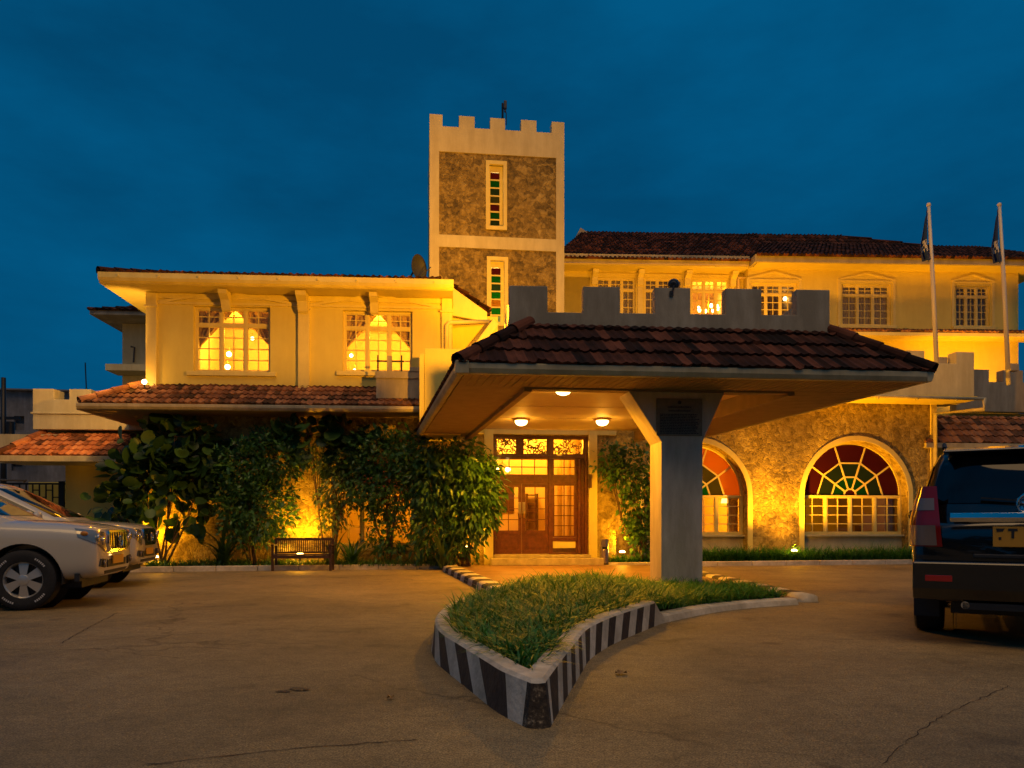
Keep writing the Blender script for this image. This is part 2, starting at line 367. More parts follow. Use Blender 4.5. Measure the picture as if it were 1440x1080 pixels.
def wornmat():
    m = mat('kerb_chipped', (.05, .04, .03), .9, bump=1.0, bscale=16); t = m.node_tree; p = t.nodes['Principled BSDF']
    tc = t.nodes.new('ShaderNodeTexCoord'); n = t.nodes.new('ShaderNodeTexNoise'); n.inputs['Scale'].default_value = 11; n.inputs['Detail'].default_value = 9; n.inputs['Roughness'].default_value = .75
    r = t.nodes.new('ShaderNodeValToRGB'); r.color_ramp.elements[0].position = .44; r.color_ramp.elements[1].position = .66
    r.color_ramp.elements[0].color = (.028, .022, .018, 1); r.color_ramp.elements[1].color = (.42, .35, .24, 1); e = r.color_ramp.elements.new(.54); e.color = (.06, .045, .03, 1)
    t.links.new(tc.outputs['Object'], n.inputs['Vector']); t.links.new(n.outputs['Fac'], r.inputs[0]); t.links.new(r.outputs[0], p.inputs['Base Color']); return m
M['kworn'] = wornmat()

# ------------------------------------------------------------------ tiled roof slope (real relief)
def tile_slope(P, tw=0.25, cl=0.34, amp=0.04, step=0.035, fr=WORLD, sub=6, seed=1):
    """P: eave left, eave right, ridge right, ridge left -> V, F(quads), tone per face"""
    r = np.random.default_rng(seed)
    A, B, C, D = [np.array(p, float) for p in P]
    e = (B-A); W = np.linalg.norm(e); e /= W
    d = D-A; up = d - e*(d@e); Ls = np.linalg.norm(up); up /= Ls
    n = np.cross(e, up)
    if n[2] < 0: n = -n
    kl = (D-A)@e/Ls; kr = (C-B)@e/Ls
    ds = tw/sub
    smin, smax = min(0, kl*Ls), max(W, W+kr*Ls)
    ss = np.arange(smin-ds, smax+ds*1.5, ds)
    ti = np.floor(ss/tw+1e-6).astype(int); nt_ = ti.max()-ti.min()+1
    rows = []; nc = max(1, int(math.ceil(Ls/cl)))
    rows.append((0.0, None, -0.03))
    for k in range(nc):
        t1 = min((k+1)*cl, Ls)
        rows.append((k*cl, k, step)); rows.append((t1, k, 0.0))
    jit = r.normal(0, 1, (nc+1, nt_+2))
    V = []; 
    ph = ss/tw*2*PI
    prof = amp*(np.clip(0.5+0.62*np.cos(ph), 0, 1))
    for t, k, h in rows:
        lo, hi = kl*t, W+kr*t
        s = np.clip(ss, lo, hi)
        jj = jit[k, ti-ti.min()] if k is not None else jit[0, ti-ti.min()]
        hh = (prof + h + (jj*0.006 if h > 0 else 0)) if k is not None else prof*0+h
        tt = t + (jj*0.010 if (k is not None and h > 0) else 0) - (0.03 if (k is not None and h > 0 and k == 0) else 0)
        V.append(A + np.outer(s, e) + np.outer(np.full(len(s), 1.0)*tt, up) + np.outer(hh, n))
    m = len(ss); V = np.concatenate(V); q = []; tone = []
    tn = r.random((nc+1, nt_+2))
    for i in range(len(rows)-1):
        a = i*m + np.arange(m-1)
        q.append(np.stack([a, a+1, a+m+1, a+m], 1))
        k = rows[i+1][1] if rows[i+1][1] is not None else 0
        tone.append(tn[k, ti[:-1]-ti.min()])
    q = np.concatenate(q); tone = np.concatenate(tone)
    a, b, c, dd = V[q[:, 0]], V[q[:, 1]], V[q[:, 2]], V[q[:, 3]]
    ok = (np.linalg.norm(a-b, axis=1)+np.linalg.norm(c-dd, axis=1)) > 1e-5
    return V, q[ok], tone[ok]
def tiled(name, slopes, material, parent, fr, hips=(), **k):
    Vs, Fs, Ts = [], [], []; b = 0
    for i, P in enumerate(slopes):
        V, q, t = tile_slope(P, seed=i+3, **k); Vs.append(V); Fs.append(q+b); Ts.append(t); b += len(V)
    for p, q in hips:                                        # ridge and hip caps, one half-round tile after another
        p, q = np.array(p, float), np.array(q, float); Ln = np.linalg.norm(q-p); nn = max(1, int(Ln/0.38)); d = (q-p)/Ln
        u = np.cross(d, (0, 0, 1)); u /= np.linalg.norm(u); v = np.cross(u, d)
        for j in range(nn):
            a, c = p+d*Ln*j/nn, p+d*(Ln*(j+1)/nn+0.05); pts = []
            for pt, rr in ((a, 0.115), (c, 0.09)):
                for g in range(9):
                    th = PI*(g/8)*1.2-0.1*PI; pts.append(pt+u*math.cos(th)*rr+v*(math.sin(th)*rr+0.02))
            Vs.append(np.array(pts)); qf = [[g, g+1, 10+g, 9+g] for g in range(8)]
            Fs.append(np.array(qf)+b); Ts.append(np.full(8, random.random())); b += 18
    o = npmesh(name, np.concatenate(Vs), np.concatenate(Fs), material, parent, fr, smooth=False)
    at = o.data.attributes.new('tile_tone', 'FLOAT', 'FACE'); at.data.foreach_set('value', np.concatenate(Ts).astype(np.float32)[:len(o.data.polygons)])
    return o

def rect(x0, x1, z0, z1): return [(x0, z0), (x1, z0), (x1, z1), (x0, z1)]
def crenel(x0, x1, zb, zf, zt, spans):
    """outline of a battlement; spans = merlon (x0,x1)"""
    pts = [(x0, zb), (x1, zb)]
    top = []
    for a, b in spans: top += [(a, zf), (a, zt), (b, zt), (b, zf)]
    if abs(spans[0][0]-x0) < 1e-4: top = top[1:]
    else: top = [(x0, zf)] + top
    if abs(spans[-1][1]-x1) < 1e-4: top = top[:-1]
    else: top = top + [(x1, zf)]
    return pts + top[::-1]
def window(parent, fr, x0, x1, z0, z1, y, bays=3, pc=2, rows=4, transom=0.27, sill=True, curtain=None, mfr=None, lit=None, depth=0.10, fw=0.05, gl=None):
    """casement window with a transom row; y is the plane of its face, the pane just behind"""
    mfr = mfr or M['trim']; b = MB(fr)
    b.box(x0, x1, y, y+depth, z1-fw, z1); b.box(x0, x1, y, y+depth, z0, z0+fw)
    b.box(x0, x0+fw, y, y+depth, z0+fw, z1-fw); b.box(x1-fw, x1, y, y+depth, z0+fw, z1-fw)
    zt = z1-(z1-z0)*transom if transom else z1-fw
    if transom: b.box(x0+fw, x1-fw, y+0.004, y+depth, zt-fw*0.6, zt+fw*0.6)
    bw = (x1-x0-2*fw)/bays
    for i in range(bays):
        a, c = x0+fw+i*bw, x0+fw+(i+1)*bw
        if i: b.box(a-fw*0.6, a+fw*0.6, y+0.006, y+depth, z0+fw, z1-fw)
        al, cr = a+(fw*0.6 if i else 0), c-(fw*0.6 if i < bays-1 else 0)
        segs = [(z0+fw, zt-(fw*0.6 if transom else 0), rows)] + ([(zt+fw*0.6, z1-fw, 2)] if transom else [])
        for q0, q1, rr in segs:
            s = 0.028
            b.box(al, al+s, y+0.02, y+depth-0.02, q0, q1); b.box(cr-s, cr, y+0.02, y+depth-0.02, q0, q1)
            b.box(al+s, cr-s, y+0.022, y+depth-0.022, q0, q0+s); b.box(al+s, cr-s, y+0.022, y+depth-0.022, q1-s, q1)
            for j in range(1, pc):
                xx = al+(cr-al)*j/pc; b.box(xx-0.012, xx+0.012, y+0.03, y+depth-0.03, q0+s, q1-s)
            for j in range(1, rr):
                zz = q0+(q1-q0)*j/rr; b.box(al+s, cr-s, y+0.032, y+depth-0.032, zz-0.012, zz+0.012)
    wo = b.build('window', mfr, parent)
    g = MB(fr); g.box(x0+0.02, x1-0.02, y+depth*0.5-0.003, y+depth*0.5+0.003, z0+0.02, z1-0.02); g.build('pane', gl or M['glass'], wo)
    if sill:
        s = MB(fr); s.box(x0-0.15, x1+0.15, y-0.20, y+0.02, z0-0.11, z0-0.003); s.build('sill', mfr, wo, bevel=0.01)
    if curtain == 'blind':
        c = MB(fr); n = 60
        vs = [(x0+(x1-x0)*i/n, y+depth+0.06+0.025*math.sin(i*1.7), z) for z in (z0, z1) for i in range(n+1)]
        c.add(vs, [(i, i+1, n+2+i, n+1+i) for i in range(n)]); c.build('blind', M['blind'], wo, smooth=True)
    if curtain == 'swag':
        c = MB(fr); xm = (x0+x1)/2; n = 26; rws = 12
        for sg in (-1, 1):
            vs = []
            for r_ in range(rws+1):
                t = r_/rws; z = z1-0.02-(z1-z0-0.12)*t
                inner = xm+sg*(0.02+(x1-xm)*0.92*min(1, (t/0.62)**1.0)) if t < 0.62 else xm+sg*(x1-xm)*0.94
                outer = xm+sg*(x1-xm)
                for i in range(n+1):
                    f = i/n; x = inner+(outer-inner)*f
                    vs.append((x, y+depth+0.10+0.03*math.sin(f*26+t*2)+0.02*sg, z))
            c.add(vs, [(r_*(n+1)+i, r_*(n+1)+i+1, (r_+1)*(n+1)+i+1, (r_+1)*(n+1)+i) for r_ in range(rws) for i in range(n)])
        c.build('curtain', M['curtain'], wo, smooth=True)
    return wo
def room(parent, fr, x0, x1, y0, y1, z0, z1, m=None):
    b = MB(fr); t = 0.05
    b.box(x0-t, x1+t, y1, y1+t, z0-t, z1+t); b.box(x0-t, x0, y0, y1-0.002, z0-t, z1+t); b.box(x1, x1+t, y0, y1-0.002, z0-t, z1+t)
    b.box(x0+.001, x1-.001, y0, y1-0.002, z0-t, z0); b.box(x0+.001, x1-.001, y0, y1-0.002, z1, z1+t)
    return b.build('room_interior', m or M['room'], parent)

# ------------------------------------------------------------------ ground
def asphaltmat():
    m = bpy.data.materials.new('asphalt'); m.use_nodes = True; t = m.node_tree; lk = t.links.new
    p = t.nodes['Principled BSDF']; p.inputs['Roughness'].default_value = 0.72; p.inputs['Specular IOR Level'].default_value = 0.35
    tc = t.nodes.new('ShaderNodeTexCoord')
    def noise(sc, det=6, ro=0.6, src=None):
        n = t.nodes.new('ShaderNodeTexNoise'); n.inputs['Scale'].default_value = sc; n.inputs['Detail'].default_value = det; n.inputs['Roughness'].default_value = ro
        lk(src or tc.outputs['Object'], n.inputs['Vector']); return n.outputs['Fac']
    def ramp(src, a, b, ca, cb):
        r = t.nodes.new('ShaderNodeValToRGB'); r.color_ramp.elements[0].position = a; r.color_ramp.elements[1].position = b
        r.color_ramp.elements[0].color = (*ca, 1); r.color_ramp.elements[1].color = (*cb, 1); lk(src, r.inputs[0]); return r.outputs[0]
    def mul(a, b, fac=1.0, bt='MULTIPLY'):
        x = t.nodes.new('ShaderNodeMix'); x.data_type = 'RGBA'; x.blend_type = bt; x.inputs[0].default_value = fac; lk(a, x.inputs[6]); lk(b, x.inputs[7]); return x.outputs[2]
    c = ramp(noise(0.45, 8, 0.65), 0.35, 0.68, (0.20, 0.153, 0.076), (0.345, 0.264, 0.132))
    c = mul(c, ramp(noise(95, 2, 0.8), 0.36, 0.64, (0.42, 0.42, 0.42), (1.5, 1.45, 1.36)))
    c = mul(c, ramp(noise(26, 4, 0.8), 0.38, 0.62, (0.78, 0.78, 0.78), (1.15, 1.14, 1.12)))
    c = mul(c, ramp(noise(0.9, 9, 0.75), 0.30, 0.42, (0.62, 0.60, 0.60), (1, 1, 1)))
    c = mul(c, ramp(noise(6, 6, 0.7), 0.35, 0.6, (0.80, 0.80, 0.82), (1.05, 1.05, 1.05)))
    # oil drips and old patches of another mix
    od = t.nodes.new('ShaderNodeTexVoronoi'); od.inputs['Scale'].default_value = 1.1; od.inputs['Randomness'].default_value = 1.0
    om = t.nodes.new('ShaderNodeMapping'); om.inputs['Scale'].default_value = (1.0, 0.8, 1.0); lk(tc.outputs['Object'], om.inputs[0])
    on = t.nodes.new('ShaderNodeMix'); on.data_type = 'RGBA'; on.blend_type = 'LINEAR_LIGHT'; on.inputs[0].default_value = 0.10
    o2 = t.nodes.new('ShaderNodeTexNoise'); o2.inputs['Scale'].default_value = 5; o2.inputs['Detail'].default_value = 6; lk(tc.outputs['Object'], o2.inputs['Vector'])
    lk(om.outputs[0], on.inputs[6]); lk(o2.outputs['Color'], on.inputs[7]); lk(on.outputs[2], od.inputs['Vector'])
    c = mul(c, ramp(od.outputs['Distance'], 0.03, 0.16, (0.66, 0.64, 0.62), (1, 1, 1)))
    pv = t.nodes.new('ShaderNodeTexVoronoi'); pv.inputs['Scale'].default_value = 0.16; lk(on.outputs[2], pv.inputs['Vector'])
    ps = t.nodes.new('ShaderNodeSeparateColor'); lk(pv.outputs['Color'], ps.inputs[0]); c = mul(c, ramp(ps.outputs[0], 0.2, 0.8, (0.86, 0.86, 0.87), (1.08, 1.07, 1.05)))
    mp = t.nodes.new('ShaderNodeMapping'); mp.inputs['Scale'].default_value = (0.10, 0.23, 0.2); mp.inputs['Rotation'].default_value = (0, 0, 0.1)
    nv = t.nodes.new('ShaderNodeTexNoise'); nv.inputs['Scale'].default_value = 2.2; nv.inputs['Detail'].default_value = 6; lk(tc.outputs['Object'], nv.inputs['Vector'])
    mv = t.nodes.new('ShaderNodeMix'); mv.data_type = 'RGBA'; mv.blend_type = 'LINEAR_LIGHT'; mv.inputs[0].default_value = 0.045
    lk(tc.outputs['Object'], mp.inputs[0]); lk(mp.outputs[0], mv.inputs[6]); lk(nv.outputs['Color'], mv.inputs[7])
    vo = t.nodes.new('ShaderNodeTexVoronoi'); vo.feature = 'DISTANCE_TO_EDGE'; vo.inputs['Scale'].default_value = 1.0; lk(mv.outputs[2], vo.inputs['Vector'])
    crack = ramp(vo.outputs['Distance'], 0.0, 0.0022, (0.55, 0.53, 0.50), (1, 1, 1))
    gate = t.nodes.new('ShaderNodeMix'); gate.data_type = 'RGBA'
    lk(ramp(noise(0.35, 3), 0.45, 0.55, (0, 0, 0), (1, 1, 1)), gate.inputs[0]); gate.inputs[6].default_value = (1, 1, 1, 1); lk(crack, gate.inputs[7])
    c = mul(c, gate.outputs[2])
    lk(c, p.inputs['Base Color'])
    rr = t.nodes.new('ShaderNodeMath'); rr.operation = 'MULTIPLY_ADD'; rr.inputs[1].default_value = 0.35; rr.inputs[2].default_value = 0.5; lk(noise(1.4, 5), rr.inputs[0]); lk(rr.outputs[0], p.inputs['Roughness'])
    bp = t.nodes.new('ShaderNodeBump'); bp.inputs['Strength'].default_value = 0.55; bp.inputs['Distance'].default_value = 0.006
    lk(noise(110, 3, 0.7), bp.inputs['Height']); lk(bp.outputs[0], p.inputs['Normal'])
    return m
M['asphalt'] = asphaltmat()
M['porch'] = mat('porch_paving', (0.30, 0.17, 0.085), 0.5, nscale=1.6, namp=0.22, bump=0.3, bscale=60, stain=0.2)
g = MB(); g.add([(-400, -60, 0), (400, -60, 0), (400, 700, 0), (-400, 700, 0)], [(0, 1, 2, 3)])
tag(g.build('ground', M['asphalt']), kind='structure')

FL = fpx(4.0, 400, 19.3)      # left wing
FE = fpx(6.0, 760, 19.75)     # entrance
FR = fpx(7.0, 1200, 21.6)     # arched restaurant front
FT = fpx(6.9, 700, 23.0)      # tower
FW = fpx(2.5, 1100, 26.5)     # rear wing
FC = fpx(5.5, 980, 11.2)      # entrance canopy
FA = fpx(4.0, 100, 20.8)      # left annex
FX = fpx(6.0, 1400, 23.0)     # right annex

def kerb_run(name, pts, wdt, h, m):
    b = MB(); pts = [Vector(p) for p in pts]
    for i in range(len(pts)-1):
        a, c = pts[i], pts[i+1]; d = (c-a).normalized(); n = Vector((-d.y, d.x, 0))*wdt; e = Vector((0, 0, h)); z = Vector((0, 0, -0.05))
        Ln = (c-a).length; k = max(1, int(Ln/0.9))
        for j in range(k):
            p, q = a+d*Ln*j/k, a+d*(Ln*(j+1)/k-0.012)
            b.add([p+z, q+z, q+n+z, p+n+z, p+e, q+e, q+n+e, p+n+e], [(3,2,1,0),(4,5,6,7),(0,1,5,4),(1,2,6,5),(2,3,7,6),(3,0,4,7)])
    return tag(b.build(name, m, bevel=0.015), kind='structure')
kL = [ground(120, 805.5), ground(640, 799.5)]
kerb_run('bed_kerb', kL, 0.14, 0.12, M['kwhite'])
kR = [ground(858, 797.8), ground(1290, 793.2), ground(1500, 791)]
kerb_run('bed_kerb', kR, 0.14, 0.12, M['kwhite'])
for k, far in ((kL, FL), (kR, FR)):
    b = MB(); zz = 0.085
    a0, a1 = k[0], k[-1]
    p0 = far.w((far.I @ a0).x, 0.02); p1 = far.w((far.I @ a1).x, 0.02)
    off = Vector((0, 0.10, zz))
    b.add([a0+off, a1+off, p1+Vector((0, 0, zz)), p0+Vector((0, 0, zz))], [(0, 1, 2, 3)])
    tag(b.build('flower_bed', M['soil']), kind='structure')

# porch paving under the canopy and its two striped kerbs
pL = [ground(622, 803), ground(690, 839)]; pR = [ground(975, 811), ground(1122, 847)]
st0, st1 = FE.w(FE.X(688), -0.55), FE.w(FE.X(842), -0.55)
b = MB(); zz = Vector((0, 0, 0.055))
b.add([pL[1]+zz, pR[1]+zz, pR[0]+zz, FE.w(FE.X(925), 0.0)+zz, FE.w(FE.X(640), 0.0)+zz, pL[0]+zz], [(0, 1, 2, 3, 4, 5)])
tag(b.build('porch_paving', M['porch']), kind='structure')
def striped_kerb(a, c, wdt, h, sgn, n, stripe):
    b = MB(); d = (c-a); nn = Vector((-d.y, d.x, 0)).normalized()*wdt*sgn; bl = Vector((0, 0, -0.03))
    for i in range(n):
        for q in range(1):
            p, r_ = a+d*(i/n), a+d*((i+1)/n); m = i % 2 if stripe else 0
            sec = [(0, -0.03), (0.06, h*0.8), (0.25, h), (0.75, h), (0.94, h*0.8), (1, -0.03)]
            vs = [p+nn*f+Vector((0, 0, z)) for f, z in sec]+[r_+nn*f+Vector((0, 0, z)) for f, z in sec]
            b.add(vs, [(k, k+1, k+7, k+6) for k in range(5)]+([tuple(range(6))] if i == 0 else [])+([tuple(range(6, 12))] if i == n-1 else []), m)
    return tag(b.build('porch_kerb', [M['kwhite'], M['kblack']], smooth=True), kind='structure')
striped_kerb(pL[0], pL[1], 0.42, 0.13, 1, 13, True)
striped_kerb(pR[0], pR[1], 0.30, 0.11, 1, 13, True)

# ------------------------------------------------------------------ planter island with its striped kerb
def catmull(P, n):
    P = [Vector(p) for p in P]; out_ = []
    for i in range(len(P)-1):
        p0, p1, p2, p3 = P[max(i-1, 0)], P[i], P[i+1], P[min(i+2, len(P)-1)]
        for k in range(n):
            t = k/n; out_.append(0.5*((2*p1)+(p2-p0)*t+(2*p0-5*p1+4*p2-p3)*t*t+(3*p1-p0-3*p2+p3)*t**3))
    out_.append(P[-1]); return out_
def resample(P, ds):
    d = [0]
    for i in range(len(P)-1): d.append(d[-1]+(P[i+1]-P[i]).length)
    n = max(2, int(round(d[-1]/ds))); out_ = []; j = 0
    for k in range(n+1):
        s_ = d[-1]*k/n
        while j < len(P)-2 and d[j+1] < s_: j += 1
        f = (s_-d[j])/max(1e-9, d[j+1]-d[j]); out_.append(P[j].lerp(P[j+1], min(1, f)))
    return out_
GP = lambda L_: [ground(*p) for p in L_]
right_hi = resample(catmull(GP([(775, 1023), (799, 979), (818, 947), (831, 927), (854, 911), (878, 899), (926, 879)]), 10), 0.055)
right_lo = resample(catmull(GP([(926, 879), (945, 874), (1003, 862), (1060, 855), (1124, 850.5)]), 8), 0.12)
left_hi = resample(catmull(GP([(740, 1024), (700, 1003), (677, 985), (640, 955), (615, 934), (606, 915), (612, 897), (630, 880), (660, 866), (690, 855)]), 10), 0.055)
isl = root('planter_island', 'arrow shaped planter island with black and white striped kerb on the forecourt', 'planter', WORLD)
def offs(P, dist, side):
    o_ = []
    for i in range(len(P)):
        d = (P[min(i+1, len(P)-1)]-P[max(i-1, 0)]).normalized(); n = Vector((-d.y, d.x, 0))*side; o_.append(P[i]+n*dist)
    return o_
def kerb_wall(mb, P, h, shear, mats_, wtop=0.17, cap=False):
    n = len(P); lean = offs(P, 0.035, 1); top1 = offs(P, wtop, 1)
    A = np.array([p[:2] for p in P]); bad = [np.min(np.linalg.norm(A-np.array(q[:2]), axis=1)) < wtop*.93 for q in top1]
    i = 0
    while i < n:
        if bad[i]:
            j = i
            while j < n and bad[j]: j += 1
            a_ = top1[i-1] if i else top1[j]; c_ = top1[j] if j < n else top1[i-1]; m_ = (a_+c_)/2
            for k in range(i, j): top1[k] = m_
            i = j
        i += 1
    def top(i):
        x = min(max(i+shear(i), 0), n-1); k = int(x); f = x-k
        return lean[k].lerp(lean[min(k+1, n-1)], f)+Vector((0, 0, h(i/(n-1))-0.02))
    for i in range(n-1):
        a, c = P[i]-Vector((0, 0, .03)), P[i+1]-Vector((0, 0, .03)); ta, tc_ = top(i), top(i+1); q = 4
        for r_ in range(q): mb.add([a.lerp(ta, r_/q), c.lerp(tc_, r_/q), c.lerp(tc_, (r_+1)/q), a.lerp(ta, (r_+1)/q)], [(0, 1, 2, 3)], mats_(i))
    for i in range(n-1):
        e0 = Vector((0, 0, h(i/(n-1)))); e1 = Vector((0, 0, h((i+1)/(n-1)))); d = Vector((0, 0, .02)); k = 0.16
        a, c = lean[i]+e0-d, lean[i+1]+e1-d; a2, c2 = lean[i].lerp(top1[i], k)+e0, lean[i+1].lerp(top1[i+1], k)+e1
        a3, c3 = top1[i]+e0, top1[i+1]+e1
        mb.add([a, c, c2, a2, c3, a3, Vector((c3.x, c3.y, 0)), Vector((a3.x, a3.y, 0))], [(0, 1, 2, 3), (3, 2, 4, 5), (5, 4, 6, 7)], 0)
    if cap:
        e = Vector((0, 0, h(1))); mb.add([P[-1]-Vector((0, 0, .03)), lean[-1]+e-Vector((0, 0, .02)), lean[-1].lerp(top1[-1], .16)+e, top1[-1]+e, Vector((top1[-1].x, top1[-1].y, -.03))], [(0, 1, 2, 3, 4)], 0)
tipP = [left_hi[0].lerp(right_hi[0], f)+Vector((0, -.03*math.sin(PI*f), 0)) for f in (.25, .5, .75)]
hi = left_hi[::-1]+tipP+right_hi; nl = len(left_hi)
def hm(i):
    if nl-2 <= i <= nl+3: return 2
    k = (nl-3-i) if i < nl else (i-nl-4)
    return (1 if ((k+3)//6) % 2 else 0) if i < nl else (1 if ((k+3)//4) % 2 else 0)
kb = MB()
kerb_wall(kb, hi, lambda f: 0.26, lambda i: (-min(6.5, max(0, (nl-2-i)*.7)) if i < nl else min(3.6, max(0, (i-nl-3)*.6))), hm)
kerb_wall(kb, right_lo, lambda f: max(0.085, 0.26-2.6*f), lambda i: 0, lambda i: 0, wtop=0.22, cap=True)
kb.build('kerb', [M['kwhite'], M['kblack'], M['kworn']], isl, smooth=False)
def soilz(x): a_, b_ = right_lo[0].x-.35, right_lo[0].x+.55; f = min(1, max(0, (x-a_)/(b_-a_))); return .19-.125*f
# soil inside
inner = [p for p in offs(right_hi, .16, 1)[3:]]+[p for p in offs(right_lo, .2, 1)]+[ground(1040, 838), ground(985, 832), ground(880, 834), ground(760, 838)]+[p for p in offs(left_hi, .16, -1)[::-1]][:-3]
bm = bmesh.new(); vv = [bm.verts.new((p.x, p.y, .06 if any((p-q).length < .01 for q in offs(right_lo, .2, 1)) else soilz(p.x))) for p in inner]; bm.faces.new(vv); bmesh.ops.triangulate(bm, faces=bm.faces)
me = bpy.data.meshes.new('soil'); bm.to_mesh(me); bm.free(); me.materials.append(M['soil']); so = bpy.data.objects.new('soil', me); COL.objects.link(so); so.parent = isl
ISLAND = [(p.x, p.y) for p in inner]

# ------------------------------------------------------------------ left two-storey wing
lw = root('hotel_wing', 'two-storey cream wing with red pent roof and two lit upstairs windows, left of tower', 'building', FL)
Z = FL.Z; X = FL.X
xl, xr = X(206), X(636)
z_sof = Z(400, 405, -0.6); z_wtop = z_sof-0.004
z_pent = Z(400, 543, 0)
W1 = (X(272), X(380), Z(326, 523), Z(326, 431)); W2 = (X(482), X(580), Z(531, 523), Z(531, 437))
b = MB(FL); b.plate(rect(xl, xr, z_pent-0.25, z_wtop), [rect(*W1), rect(*W2)], 0, 0.28); b.build('upper_wall', M['cream'], lw)
b = MB(FL); b.box(xl+0.004, xl+0.25, 0.284, 8, z_pent-0.25, z_wtop); b.box(xr-0.25, xr-0.004, 0.284, 8, z_pent-0.25, z_wtop); b.box(xl, xr, 8.004, 8.2, 0, z_wtop); b.build('side_wall', M['cream'], lw)
Wg = (X(468), X(585), Z(520, 768), Z(520, 690))
b = MB(FL); b.plate(rect(X(207), X(660), 0, Z(400, 577, -1)+0.05), [rect(*Wg)], 0, 0.3); b.build('ground_wall', M['stone'], lw)
for pxa, pxb in ((207, 222), (420, 436), (621, 635)):
    q = MB(FL); x0, x1 = X(pxa), X(pxb); q.box(x0, x1, -0.10, -0.002, z_pent-0.2, z_wtop-0.02)
    q.box(x0-0.04, x1+0.04, -0.14, -0.105, Z(400, 434, 0)-0.05, Z(400, 434, 0)); q.build('pilaster', M['trim'], lw, bevel=0.008)
b = MB(FL); b.box(xl+.02, xr-.02, -0.045, -0.002, Z(400, 431), Z(400, 428)); b.box(xl+.02, xr-.02, -0.035, -0.002, z_wtop-0.14, z_wtop-0.02)
za, zb_ = Z(315, 411), Z(315, 427)
for a, ap, c in ((223, 315, 420), (437, 528, 620)):
    b.bar((X(a), -0.03, zb_), (X(ap), -0.03, za), 0.05, 0.06); b.bar((X(ap), -0.03, za), (X(c), -0.03, zb_), 0.05, 0.06)
b.build('cornice_moulding', M['trim'], lw)
for pa, pb_ in ((315, 327), (421, 435), (522, 533)):
    q = MB(FL); x0, x1 = X(pa), X(pb_); t = z_wtop-0.02
    q.prism([(-0.142, t), (-0.52, t), (-0.50, t-0.10), (-0.30, t-0.20), (-0.20, t-0.42), (-0.142, t-0.46)], x0, x1, 'x'); q.build('bracket', M['trim'], lw)
# eaves: soffit boards, fascia gutter
xe0, xe1 = X(140, -0.7), X(638, -0.7)
b = MB(FL); b.box(xe0+0.02, xe1-0.02, -0.66, 8.6, z_sof, z_sof+0.05); b.build('soffit', M['cream'], lw)
zf0, zf1 = Z(400, 402.5, -0.7), Z(400, 389.5, -0.7)
b = MB(FL); b.prism([(-0.70, zf0+0.05), (-0.70, zf1), (-0.80, zf1), (-0.80, zf0+0.10), (-0.76, zf0+0.03)], xe0, xe1, 'x')
b.box(xe0, xe1, -0.695, -0.665, zf0, zf1-0.02); b.box(xe0-0.03, xe0+0.015, -0.66, 8.6, zf0, zf1-0.02)
for i in range(9): q = xe0+(xe1-xe0)*(i+0.5)/9; b.box(q-0.02, q+0.02, -0.83, -0.802, zf0+0.12, zf0+0.16)
b.build('gutter', M['trim'], lw)
rz = zf1+0.02
tiled('roof', [[(xe0-0.02, -0.72, rz), (xe1-0.3, -0.72, rz), (xe1-4, 3.9, rz+1.25), (xe0+4.2, 3.9, rz+1.25)],
               [(xe0-0.02, 8.6, rz), (xe0-0.02, -0.72, rz), (xe0+4.2, 3.9, rz+1.25), (xe0+4.2, 4.0, rz+1.25)]], M['tiledark'], lw, FL, hips=[((xe0-0.02, -0.72, rz), (xe0+4.2, 3.9, rz+1.25)), ((xe0+4.2, 3.9, rz+1.25), (xe1-4, 3.9, rz+1.25))], tw=0.18, amp=0.04)
window(lw, FL, *W1, 0.12, curtain='swag'); window(lw, FL, *W2, 0.12, curtain='swag')
for Wn in (W1, W2): room(lw, FL, Wn[0]-0.35, Wn[1]+0.35, 0.29, 3.6, Wn[2]-0.75, Wn[3]+0.3)
# window of the ground floor, behind the shrubs
window(lw, FL, *Wg, 0.14, bays=3, rows=3, transom=None, sill=True, gl=M['glass'])
room(lw, FL, Wg[0]-0.3, Wg[1]+0.3, 0.31, 3.0, Wg[2]-0.6, Wg[3]+0.4)
# lower pent roof
pe0, pe1 = X(112, -1.0), X(592, -1.0); ze = Z(350, 568, -1.0)
tiled('pent_roof', [[(pe0, -1.0, ze), (pe1, -1.0, ze), (pe1, -0.002, z_pent), (xl-0.05, -0.002, z_pent)],
                    [(pe0, 5.5, ze), (pe0, -1.0, ze), (xl-0.05, -0.002, z_pent), (xl-0.05, 5.5, z_pent)]], M['tile'], lw, FL, hips=[((pe0, -1.0, ze), (xl-0.05, 0, z_pent))], tw=0.15, cl=0.27, amp=0.028)
b = MB(FL); b.prism([(-0.97, ze-0.17), (-0.97, ze-0.03), (-1.09, ze-0.03), (-1.09, ze-0.10), (-1.05, ze-0.16)], pe0-0.05, pe1, 'x')
b.box(pe0-0.1, pe0-0.012, -0.965, 5.5, ze-0.17, ze-0.03); b.build('pent_gutter', M['gutter'], lw, bevel=0.01)
b = MB(FL); b.box(pe0, pe1, -0.966, -0.004, ze-0.17, ze-0.13); b.box(pe0, X(207)-0.01, 0.0, 5.4, ze-0.17, ze-0.13); b.build('pent_soffit', M['soffit'], lw)
b = MB(FL); b.box(X(203), X(210), -0.08, 0.12, 0, ze-0.172); b.build('corner_post', M['trim'], lw)
b = MB(FL); b.tube([(X(686, 1.0), 0.9, Z(670, 452, 0.9)), (X(628, -0.1)+0.05, -0.12, Z(628, 454, -0.12)), (X(628, -0.12), -0.16, Z(628, 458, -0.16)), (X(628, -0.12), -0.16, Z(628, 506, -0.16))], 0.055, 10)
b.build('downpipe', M['trim'], lw, smooth=True)
